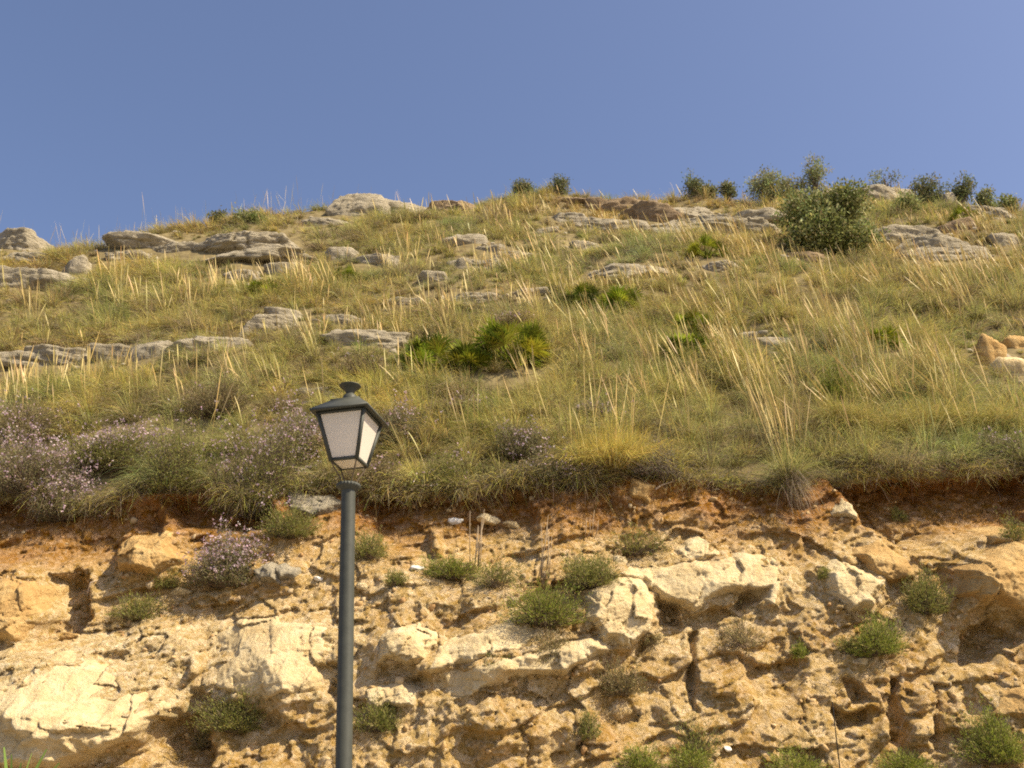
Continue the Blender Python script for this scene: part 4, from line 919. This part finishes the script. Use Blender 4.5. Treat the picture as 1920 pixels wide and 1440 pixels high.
# evergreen bushes and small trees along the crest
def crest_tree(px, py, wpx, hpx, label, seed, cols, n, dens=1.0, lean=0.0, gaps=0.0, name='evergreen_bush', foot_dy=0.0, lobes=9, leaf=.085):
    rng = np.random.default_rng(seed); F = hit_hill(px - lean * .4, min(py + hpx * .48 + foot_dy, 470)); s_ = depth_of(F) / FPX
    d = ray(float(px), float(py)); t = F[1] / d[1]; C = EYE + d * t - np.array([0, 0, .14 * hpx * s_])   # crown centre in the plane of the foot
    rx, rz = wpx * s_ * .54, hpx * s_ * .66
    root = empty(name, F - (0, 0, .1), label, 'bush' if name == 'evergreen_bush' else 'tree', 'evergreen bushes and small trees on the crest')
    # lobes of the crown
    LB = []
    for k in range(lobes):
        u = rng.normal(size=3); u /= np.linalg.norm(u); u *= rng.uniform(.45, .68)
        if k < 2: u = u * .3
        LB.append((C + u * np.array([rx, rx * .85, rz]) + np.array([lean * s_ * u[2] * .5, 0, 0]), rng.uniform(.34, .50)))
    if name == 'evergreen_bush':
        for k in range(5): LB.append((C + np.array([rx * (-.55 + .275 * k), -rx * .25 * rng.random(), -rz * rng.uniform(.55, .8)]), .36))
    lobes = len(LB)
    a = Acc()
    top = C + np.array([lean * s_ * .2, 0, 0])
    B0 = F - np.array([0, 0, .25])
    tube(a, [B0, B0 * .6 + top * .4 + rng.normal(size=3) * .06, top * .9 + B0 * .1], [.06 * rx + .03, .045 * rx + .02, .02], 7, (1, 1, 1)); a.build('trunk', MAT['bark'], root, smooth=True)
    a = Acc()
    for c_, r_ in LB:
        st = B0 * rng.uniform(.45, .75); st = B0 + (top - B0) * rng.uniform(.1, .5); tube(a, [st, st * .5 + c_ * .5 - (0, 0, .05), c_], [.035 * rx + .015, .03, .012], 5, (1, 1, 1), caps=False)
    a.build('limb', MAT['bark'], root, smooth=True)
    a = Acc(); per = int(n / lobes)
    for j, (c_, r_) in enumerate(LB):
        # small leaf sprays grouped in tufts on the lobe's shell
        nt_ = max(6, per // 22); tu = rng.normal(size=(nt_, 3)); tu /= np.linalg.norm(tu, axis=1)[:, None]
        tu = tu * (rng.random((nt_, 1)) ** .35) * np.array([rx, rx * .85, rz]) * r_
        if gaps: tu = tu[rng.random(nt_) > gaps]
        for t_ in tu:
            m_ = 22; q_ = rng.normal(size=(m_, 3)) * np.array([1, 1, .8]) * (.07 + .05 * rx)
            P = c_ + t_ + q_; dl = t_ / (np.linalg.norm(t_) + .01) + rng.normal(size=(m_, 3)) * .8 + (0, 0, .3)
            V, q, c = leaf_quads(P, dl, leaf * rng.uniform(.6, 1.4, m_), leaf * .55 * rng.uniform(.6, 1.3, m_), jitc(jitc(cols, 1, rng, .16), m_, rng, .10), rng); a.add(V, q, None, c)
    a.build('crown', MAT['leaf'], root); KEEP.append((F[0], F[1], rx * .5))
DK = np.array([(.14, .15, .06), (.18, .185, .08), (.21, .21, .10)]); MD = np.array([(.21, .225, .07), (.26, .27, .10), (.16, .18, .055), (.31, .31, .14)]); LT = np.array([(.28, .285, .13), (.33, .32, .16), (.22, .23, .09)])
for i, p in enumerate([
    (1545, 402, 172, 116, 'big round evergreen bush standing alone on the upper slope', MD, 28000, 0, 0, 'evergreen_bush', 16, .095), (1612, 420, 66, 76, 'paler leafy bush growing out beside the big round bush', LT, 3000, 0, .2, 'evergreen_bush', 4, .07),
    (1442, 336, 84, 66, 'pale round crest bush, widest of those behind the big one', LT, 4500, 0, .1, 'evergreen_bush', 2, .08), (1478, 352, 60, 44, 'low pale bush tucked between the round crest bush and the big bush', LT, 2500, 0, 0, 'evergreen_bush', 2, .08),
    (1526, 326, 62, 62, 'small pointed tree rising behind the big round bush', LT, 2600, 8, .2, 'small_tree', 8, .08), (1304, 342, 46, 46, 'dark rounded crest bush, first of the row beyond the brown cliff', DK, 2400, 0, .15, 'evergreen_bush', 2, .08),
    (1329, 358, 24, 20, 'small dark bush touching the first rounded crest bush', DK, 900, 0, .2, 'evergreen_bush', 2, .08), (1364, 350, 22, 26, 'tiny dark crest bush alone in a gap of grass', DK, 800, 0, .2, 'evergreen_bush', 2, .08),
    (1664, 332, 78, 48, 'open branched sapling with sky showing through', DK, 1300, -6, .45, 'small_tree', 12, .08),
    (1744, 360, 84, 58, 'dense dark dome shaped bush on the crest', DK, 5200, 0, 0, 'evergreen_bush', 4, .08), (1700, 380, 70, 36, 'spreading low bush beside the dark dome shaped one', MD, 2200, 0, .1, 'evergreen_bush', 2, .08),
    (1804, 354, 42, 56, 'dark narrow tree leaning away from the dome shaped bush', DK, 2400, 18, .1, 'small_tree', 4, .08), (1846, 370, 38, 32, 'small grey green crest bush with two heads', MD, 1200, 6, .25, 'evergreen_bush', 3, .08),
    (1890, 380, 32, 24, 'last little crest bush before the frame edge', MD, 900, 0, .15, 'evergreen_bush', 2, .08), (1048, 343, 40, 28, 'small dark crest bush with a pointed twig, higher of two', DK, 1200, 6, .2, 'evergreen_bush', 2, .08),
    (982, 349, 36, 22, 'small round crest bush, lower of two near the brown rock', DK, 1000, 0, .15, 'evergreen_bush', 2, .08), (468, 404, 54, 24, 'low green bush on the crest beside a darker one', MD, 1500, 0, .1, 'evergreen_bush', 2, .07),
    (413, 410, 30, 22, 'small darker bush on the crest beside a greener one', DK, 900, 0, .1, 'evergreen_bush', 2, .07)]):
    crest_tree(*p[:5], 900 + i, p[5], p[6], 1.0, p[7], p[8], p[9], p[10], leaf=p[11])
# ------------------------------------------------------------------ esparto grass
GC = np.array([(.50, .415, .10), (.39, .365, .085), (.30, .31, .075), (.52, .43, .14), (.34, .33, .13), (.42, .34, .13)])
GC = GC * 1.14
THATCH = np.array([(.27, .21, .145), (.20, .155, .105), (.33, .27, .18)])
STRAW = np.array([(.58, .43, .16), (.66, .50, .21), (.50, .36, .13), (.60, .48, .24)])
def tuft_blades(B, Nn, size, nb, wid, rng, lean, tint):
    """blades of many tussocks at once. B (t,3) feet, size (t,), nb blades each"""
    t = len(B); idx = np.repeat(np.arange(t), nb); n = len(idx)
    az = rng.uniform(0, 2 * math.pi, n); rad = rng.random(n) ** .6
    sp = rad * rng.uniform(.35, 1.0, n)
    d = np.stack([np.cos(az) * sp, np.sin(az) * sp, 1.05 - .55 * rad], -1)
    d[:, 0] += lean[idx]; d[:, 1] -= .22
    d /= np.linalg.norm(d, axis=1)[:, None]
    L = size[idx] * rng.uniform(.45, 1.1, n)
    base = B[idx] + np.stack([np.cos(az) * rad * .16 * size[idx], np.sin(az) * rad * .16 * size[idx], -.04 * np.ones(n)], -1)
    cb = jitc(GC, n, rng, .12) * tint[idx]
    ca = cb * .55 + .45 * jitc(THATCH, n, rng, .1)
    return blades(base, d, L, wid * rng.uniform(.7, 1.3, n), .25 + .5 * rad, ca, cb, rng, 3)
def thatch_blades(B, size, nb, wid, rng):
    t = len(B); idx = np.repeat(np.arange(t), nb); n = len(idx); az = rng.uniform(0, 2 * math.pi, n)
    d = np.stack([np.cos(az), np.sin(az) - .5, rng.uniform(-.1, .5, n)], -1); d /= np.linalg.norm(d, axis=1)[:, None]
    base = B[idx] + np.array([0, 0, .10]) * size[idx][:, None] + rng.normal(size=(n, 3)) * .05
    return blades(base, d, size[idx] * rng.uniform(.3, .75, n), wid * rng.uniform(.6, 1.1, n), np.full(n, .5), jitc(THATCH, n, rng, .12), jitc(THATCH, n, rng, .12), rng, 2)
def stalk_blades(P, L, wid, rng, lean, sway=.16, droop=.10):
    n = len(P)
    d = np.stack([lean + sway * rng.normal(size=n), -.15 + sway * rng.normal(size=n), np.ones(n)], -1); d /= np.linalg.norm(d, axis=1)[:, None]
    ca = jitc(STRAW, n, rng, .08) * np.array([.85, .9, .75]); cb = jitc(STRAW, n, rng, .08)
    side = np.array([1, .2, 0.])
    V, q, c = blades(P, d, L, wid * rng.uniform(.8, 1.3, n), droop * np.where(rng.random(n) < .25, rng.uniform(1.5, 4, n), rng.uniform(.2, 1.6, n)), ca, cb, rng, 5, head=.58)
    return V, q, c
def ok_place(x, y, pad=0.0):
    m = np.ones(len(x), bool)
    for cx, cyy, rx, ry in ROCKXY: m &= ((x - cx) / (rx + pad)) ** 2 + ((y - cyy + ry * .35) / (ry + pad + .02)) ** 2 > 1
    for cx, cyy, r in KEEP: m &= (x - cx) ** 2 + (y - cyy) ** 2 > (r + pad * .5) ** 2
    return m
# distinct large tussocks
TUS = [  # px foot, py foot, size m, blades, stalks, stalk lean, label
    (1478, 912, .95, 700, 42, -.10, 'tussock at the turf edge with an upright sheaf of golden stalks'), (1740, 838, 1.25, 900, 22, -.75, 'huge drooping tussock over the shaded red soil, stalks lying flat'),
    (1150, 895, 1.05, 900, 34, .05, 'tall yellow tussock with fine stalks at the edge above the great outcrop'), (1885, 800, .95, 420, 8, -.4, 'dark bushy tussock below the bare orange scar'),
    (1790, 740, .8, 340, 22, -.5, 'tussock with a dense slanting bunch of golden stalks under the bare scar'), (1690, 800, .8, 360, 14, -.6, 'tussock with stalks fanned sideways just upslope of the huge drooping one'),
    (1400, 720, .7, 260, 18, -.3, 'tussock with slanting golden stalks near the rounded grey stone'), (1330, 790, .75, 300, 14, -.3, 'tussock between the yellow one and the upright sheaf'),
    (590, 680, .75, 260, 14, -.3, 'tussock with slanted stalks between ledge row and big smooth slab'), (440, 760, .65, 240, 10, -.35, 'tussock with few slanted stalks below the long ending slab'),
    (310, 770, .65, 240, 8, -.2, 'pale tussock in line below the third ledge stone'), (150, 740, .7, 260, 8, .05, 'pale tussock under the long lowest ledge'),
    (250, 880, .6, 240, 3, .1, 'green tussock at the turf edge between two lilac shrubs'), (390, 850, .75, 300, 4, .3, 'yellow tussock above the dark hollow'),
    (880, 850, .65, 280, 8, -.2, 'tussock above the scarp beside the dark twiggy shrub'), (800, 850, .6, 260, 5, .1, 'soft green tussock behind the lamp collar'),
    (770, 760, .65, 260, 10, -.3, 'tussock below the smaller fan palm'), (1000, 760, .7, 280, 20, -.25, 'tussock full of slanted stalks below the large fan palm'),
    (1110, 710, .65, 240, 20, -.2, 'tussock full of stalks beyond the large fan palm'), (1230, 720, .65, 240, 16, -.25, 'tussock with stalks below the flatter fan palm'),
    (1640, 700, .7, 260, 12, -.4, 'tussock with long stalks under the low green fan palm'), (1830, 600, .8, 320, 14, -.35, 'dark green tussock directly above the bare scar'),
    (1560, 560, .75, 240, 26, -.35, 'tussock with a thicket of stalks standing before the big round bush'), (1470, 545, .7, 240, 16, -.3, 'stalk rich tussock below the rock platform edge'),
    (1660, 560, .75, 240, 22, -.4, 'tussock with slanting stalks before the massive outcrop'), (1760, 580, .75, 240, 16, -.4, 'pale tussock below the sloping grey rock'),
    (1010, 600, .65, 200, 22, -.25, 'tussock with a dense comb of pale stalks near the dark palm'), (860, 610, .65, 220, 14, -.2, 'golden tussock above the large fan palm'),
    (740, 620, .65, 220, 12, -.2, 'golden tussock next to the big smooth slab'), (360, 600, .7, 240, 12, -.15, 'golden tussock above the end of the ledge row'),
    (230, 570, .75, 240, 14, -.1, 'golden tussock below the upright pale block'), (60, 620, .7, 240, 12, -.15, 'golden tussock above the lowest ledge'),
    (480, 850, .55, 220, 3, .2, 'tussock crowding the dense lilac shrub from above'), (600, 800, .6, 240, 4, -.2, 'greyish tussock just beside the lantern glass'),
    (1590, 800, .75, 320, 10, -.5, 'green tussock with leaning stalks above the hanging one'), (1400, 860, .6, 260, 4, -.1, 'grey green tussock at the turf edge beside the upright sheaf'),
    (1290, 870, .6, 260, 4, -.1, 'dull tussock at the turf edge beside the leafless shrub'), (930, 700, .55, 160, 18, -.3, 'tussock of long stalks crossing in front of the fan palm row'),
]
for i, (px, py, sz, nb, ns, ln, lab) in enumerate(TUS):
    rng = np.random.default_rng(1500 + i); F = hit(px, py)
    if F[1] < 13.8: F[1] += 0.05; F[2] = float(hill_z(np.array([F[0]]), np.array([F[1]]))[0]) if F[1] > float(edge_yz(F[0])[0]) else F[2]
    D = depth_of(F); sc_ = D / 15; B = F[None]
    o = empty('esparto_tussock', F, lab, 'grass tussock', 'large esparto tussocks on the slope')
    tint = np.array([[1.0, 1.0, 1.0]]) * rng.uniform(.85, 1.1) * np.array([rng.uniform(.85, 1.05), 1, 1])
    hang = (i == 1)
    if i == 2: tint = np.array([[1.22, 1.12, .85]])
    if i in (0, 2): F = F + np.array([0, -.10, .02]); B = F[None]
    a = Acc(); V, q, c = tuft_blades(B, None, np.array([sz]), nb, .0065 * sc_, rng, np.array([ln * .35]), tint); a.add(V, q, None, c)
    if hang:
        for dx in (-1.2, -1.0, -.7, -.35, 0, .35, .7, 1.0, 1.3):
            Bx = np.array([F[0] + dx, F[1] + rng.uniform(.0, .25), 0]); Bx[2] = float(hill_z(Bx[:1], Bx[1:2])[0]) + .10
            V, q, c = tuft_blades(Bx[None], None, np.array([sz * .75]), nb // 3, .0065 * sc_, rng, np.array([ln * .3]), tint); a.add(V, q, None, c)
            m_ = 420; dv = np.stack([-.45 + .45 * rng.normal(size=m_), -.8 + .3 * rng.normal(size=m_), .50 + .28 * rng.normal(size=m_)], -1); dv /= np.linalg.norm(dv, axis=1)[:, None]
            gc = jitc(GC, m_, rng, .12); V, q, c = blades(Bx + rng.normal(size=(m_, 3)) * .09, dv, rng.uniform(.5, 1.05, m_), np.full(m_, .0075), np.full(m_, .42), gc * .6 + .4 * jitc(THATCH, m_, rng), gc, rng, 5); a.add(V, q, None, c)
    if i == 2:
        for dx in (-.38, -.15, .2, .42):
            V, q, c = tuft_blades(B + np.array([dx, rng.uniform(0, .25), .08]), None, np.array([sz]), nb // 2, .0065 * sc_, rng, np.array([ln * .3]), tint); a.add(V, q, None, c)
    if i == 0:
        V, q, c = blades(np.repeat(B, 160, 0) + (0, -.1, -.05) + rng.normal(size=(160, 3)) * .07, (lambda v: v / np.linalg.norm(v, axis=1)[:, None])(np.stack([rng.normal(size=160) * .25 + .15, -.9 + .2 * rng.normal(size=160), -.2 + .35 * rng.normal(size=160)], -1)), rng.uniform(.3, .62, 160), np.full(160, .006), np.full(160, .9), jitc(THATCH, 160, rng), jitc(THATCH, 160, rng), rng, 4); a.add(V, q, None, c)
    a.build('grass_blade', MAT['grass'], o)
    a = Acc(); V, q, c = thatch_blades(B, np.array([sz]), nb // 3, .006 * sc_, rng); a.add(V, q, None, c); a.build('dead_thatch', MAT['grass'], o)
    P = np.repeat(B, ns, 0) + np.concatenate([rng.normal(size=(ns, 2)) * .10 * sz * (5 if hang else 3 if i == 2 else 1), np.zeros((ns, 1))], 1)
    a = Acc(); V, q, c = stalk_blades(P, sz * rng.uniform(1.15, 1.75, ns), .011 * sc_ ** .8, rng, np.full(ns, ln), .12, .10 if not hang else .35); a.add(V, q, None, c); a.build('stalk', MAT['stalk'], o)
    KEEP.append((F[0], F[1], sz * (.5 if i in (0, 2) else .28)))
# the grass cover of the whole slope
rng = np.random.default_rng(99)
a = Acc(); st = Acc()
ys = 13.35
rows = []
while ys < 40:
    stp = 0.215 + 0.0045 * (ys - 13)
    hw = ys * .60 + 2.5
    xs = np.arange(-hw, hw, stp); rows.append(np.stack([xs + rng.uniform(-.4, .4, len(xs)) * stp, ys + rng.uniform(-.5, .5, len(xs)) * stp], -1)); ys += stp * .74
XY = np.concatenate(rows)
ye_, _ = edge_yz(XY[:, 0]); XY = XY[XY[:, 1] > ye_ - .03]
m = ok_place(XY[:, 0], XY[:, 1]); XY = XY[m]
dens = fbm(XY / 2.2, 3, 201); m = rng.random(len(XY)) < np.clip(.95 + .5 * dens, np.where(XY[:, 1] < 19, .85, .65), 1); XY = XY[m]
B = np.stack([XY[:, 0], XY[:, 1], hill_z(XY[:, 0], XY[:, 1])], -1)
D = depth_of(B)
hue = fbm(XY / 1.6, 3, 211); hue2 = fbm(XY / 3.5, 2, 213)
big = rng.random(len(XY)) < np.where(XY[:, 1] < 19, .42, .30)
size = np.where(big, .74 + .12 * rng.normal(size=len(XY)) + .12 * fbm(XY / 1.5, 2, 220), .40 + .09 * rng.normal(size=len(XY))).clip(.2, 1.0)
size *= np.where(D > 30, .95, 1.05)
# around stones the turf is short
for cx, cyy, rx, ry in ROCKXY:
    near_ = ((XY[:, 0] - cx) / (rx + .5)) ** 2 + ((XY[:, 1] - cyy + ry * .6) / (ry + .9)) ** 2 < 1
    size[near_] *= .70
tint = np.stack([1 + .10 * hue + .10 * hue2, 1 + .02 * hue, 1 - .15 * hue], -1) * (1 + .17 * rng.normal(size=(len(XY), 1)).clip(-2, 2))
kind_ = rng.random(len(XY)) + .25 * fbm(XY / 2.0, 2, 261)
tint = np.where((kind_ < .16)[:, None], tint * np.array([.70, .62, .85]), tint); tint = np.where((kind_ > .90)[:, None], tint * np.array([.66, .78, .70]), tint)
tint = np.where(((kind_ > .16) & (kind_ < .28))[:, None], tint * np.array([1.15, 1.05, .95]), tint)
lean = -.12 + .10 * fbm(XY / 3, 2, 230)
for d0, d1, nb, wd in ((0, 17, 100, .0072), (17, 21, 80, .0085), (21, 27, 58, .011), (27, 33, 46, .0135), (33, 60, 38, .016)):
    for isb in (True, False):
        k = (D >= d0) & (D < d1) & (big == isb)
        if not k.any(): continue
        nb_ = int(nb * (2.1 if isb else .75))
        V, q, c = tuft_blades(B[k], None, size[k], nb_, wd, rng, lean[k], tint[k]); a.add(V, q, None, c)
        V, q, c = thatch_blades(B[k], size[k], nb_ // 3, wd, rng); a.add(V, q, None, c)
# grass and dead leaves hanging over the cut edge
fx = np.arange(-8.5, 8.5, .05); fx = fx + rng.uniform(-.04, .04, len(fx)); fye, fze = edge_yz(fx)
FB = np.stack([fx, fye + rng.uniform(-.12, .06, len(fx)), fze - .02 + rng.uniform(-.08, .06, len(fx))], -1)
keepf = fx < 99; FB = FB[keepf]; idx = np.repeat(np.arange(len(FB)), 60); n_ = len(idx)
fd = np.stack([rng.normal(size=n_) * .6, -.75 + .45 * rng.normal(size=n_), .35 + .55 * rng.normal(size=n_)], -1); fd /= np.linalg.norm(fd, axis=1)[:, None]
fl = (.20 + .14 * fbm(np.stack([FB[:, 0] / .5, FB[:, 0] * 0], -1), 3, 62)[idx]).clip(.08, .5) * rng.uniform(.5, 1.3, n_)
cg = np.where(rng.random((n_, 1)) < .45, jitc(GC, n_, rng, .12), jitc(THATCH, n_, rng, .14))
V, q, c = blades(FB[idx] + rng.normal(size=(n_, 3)) * .05, fd, fl, .0065 * rng.uniform(.7, 1.3, n_), np.full(n_, .55), cg, cg, rng, 3); a.add(V, q, None, c)
tag(a.build('grass', MAT['grass']), 'dry yellow green grass covering the hillside', 'grass', kind='stuff')
sd_ = fbm(XY / 2.6, 3, 241)
ns = np.where(big & (sd_ > .05), rng.integers(-3, 12, len(XY)), rng.integers(-14, 3, len(XY))).clip(0, 10)
ns = ns + np.where((XY[:, 0] > 1.5) & (XY[:, 1] > 20) & (XY[:, 1] < 27) & (rng.random(len(XY)) < .22), 3, 0)
ns = np.where((XY[:, 0] < -3) & (XY[:, 1] > 22), np.minimum(ns, rng.integers(0, 2, len(XY))), ns)
ns = np.where(XY[:, 1] > np.interp(XY[:, 0], _cx, _cy) - 2.2, np.minimum(ns, rng.integers(-1, 2, len(XY)).clip(0)), ns)
ns = np.where(XY[:, 1] < 15.0, (ns * .25).astype(int), ns)
idx = np.repeat(np.arange(len(XY)), ns)
P = B[idx] + np.concatenate([rng.normal(size=(len(idx), 2)) * .10, np.zeros((len(idx), 1))], 1)
V, q, c = stalk_blades(P, (size[idx] * rng.uniform(.9, 1.6, len(idx))).clip(.4, 1.05), .0118 * (D[idx] / 15) ** .75, rng, np.where(XY[idx, 0] > 0, -.28, -.14) + .12 * fbm(XY[idx] / 2, 2, 251), .15)
st.add(V, q, None, c)
# thin pale stems against the sky at the low end of the crest
k = (np.abs(XY[:, 1] - np.interp(XY[:, 0], _cx, _cy)) < 1.6) & (XY[:, 0] < -3); idx = np.repeat(np.nonzero(k)[0], 3); idx = idx[rng.random(len(idx)) < .13]
V, q, c = stalk_blades(B[idx] + np.concatenate([rng.normal(size=(len(idx), 2)) * .15, np.zeros((len(idx), 1))], 1), rng.uniform(.6, 1.35, len(idx)), .007, rng, np.full(len(idx), -.05), .16); st.add(V, q, None, c)
tag(st.build('golden_grass', MAT['stalk']), 'golden seed stalks rising out of the grass', 'grass', kind='stuff')
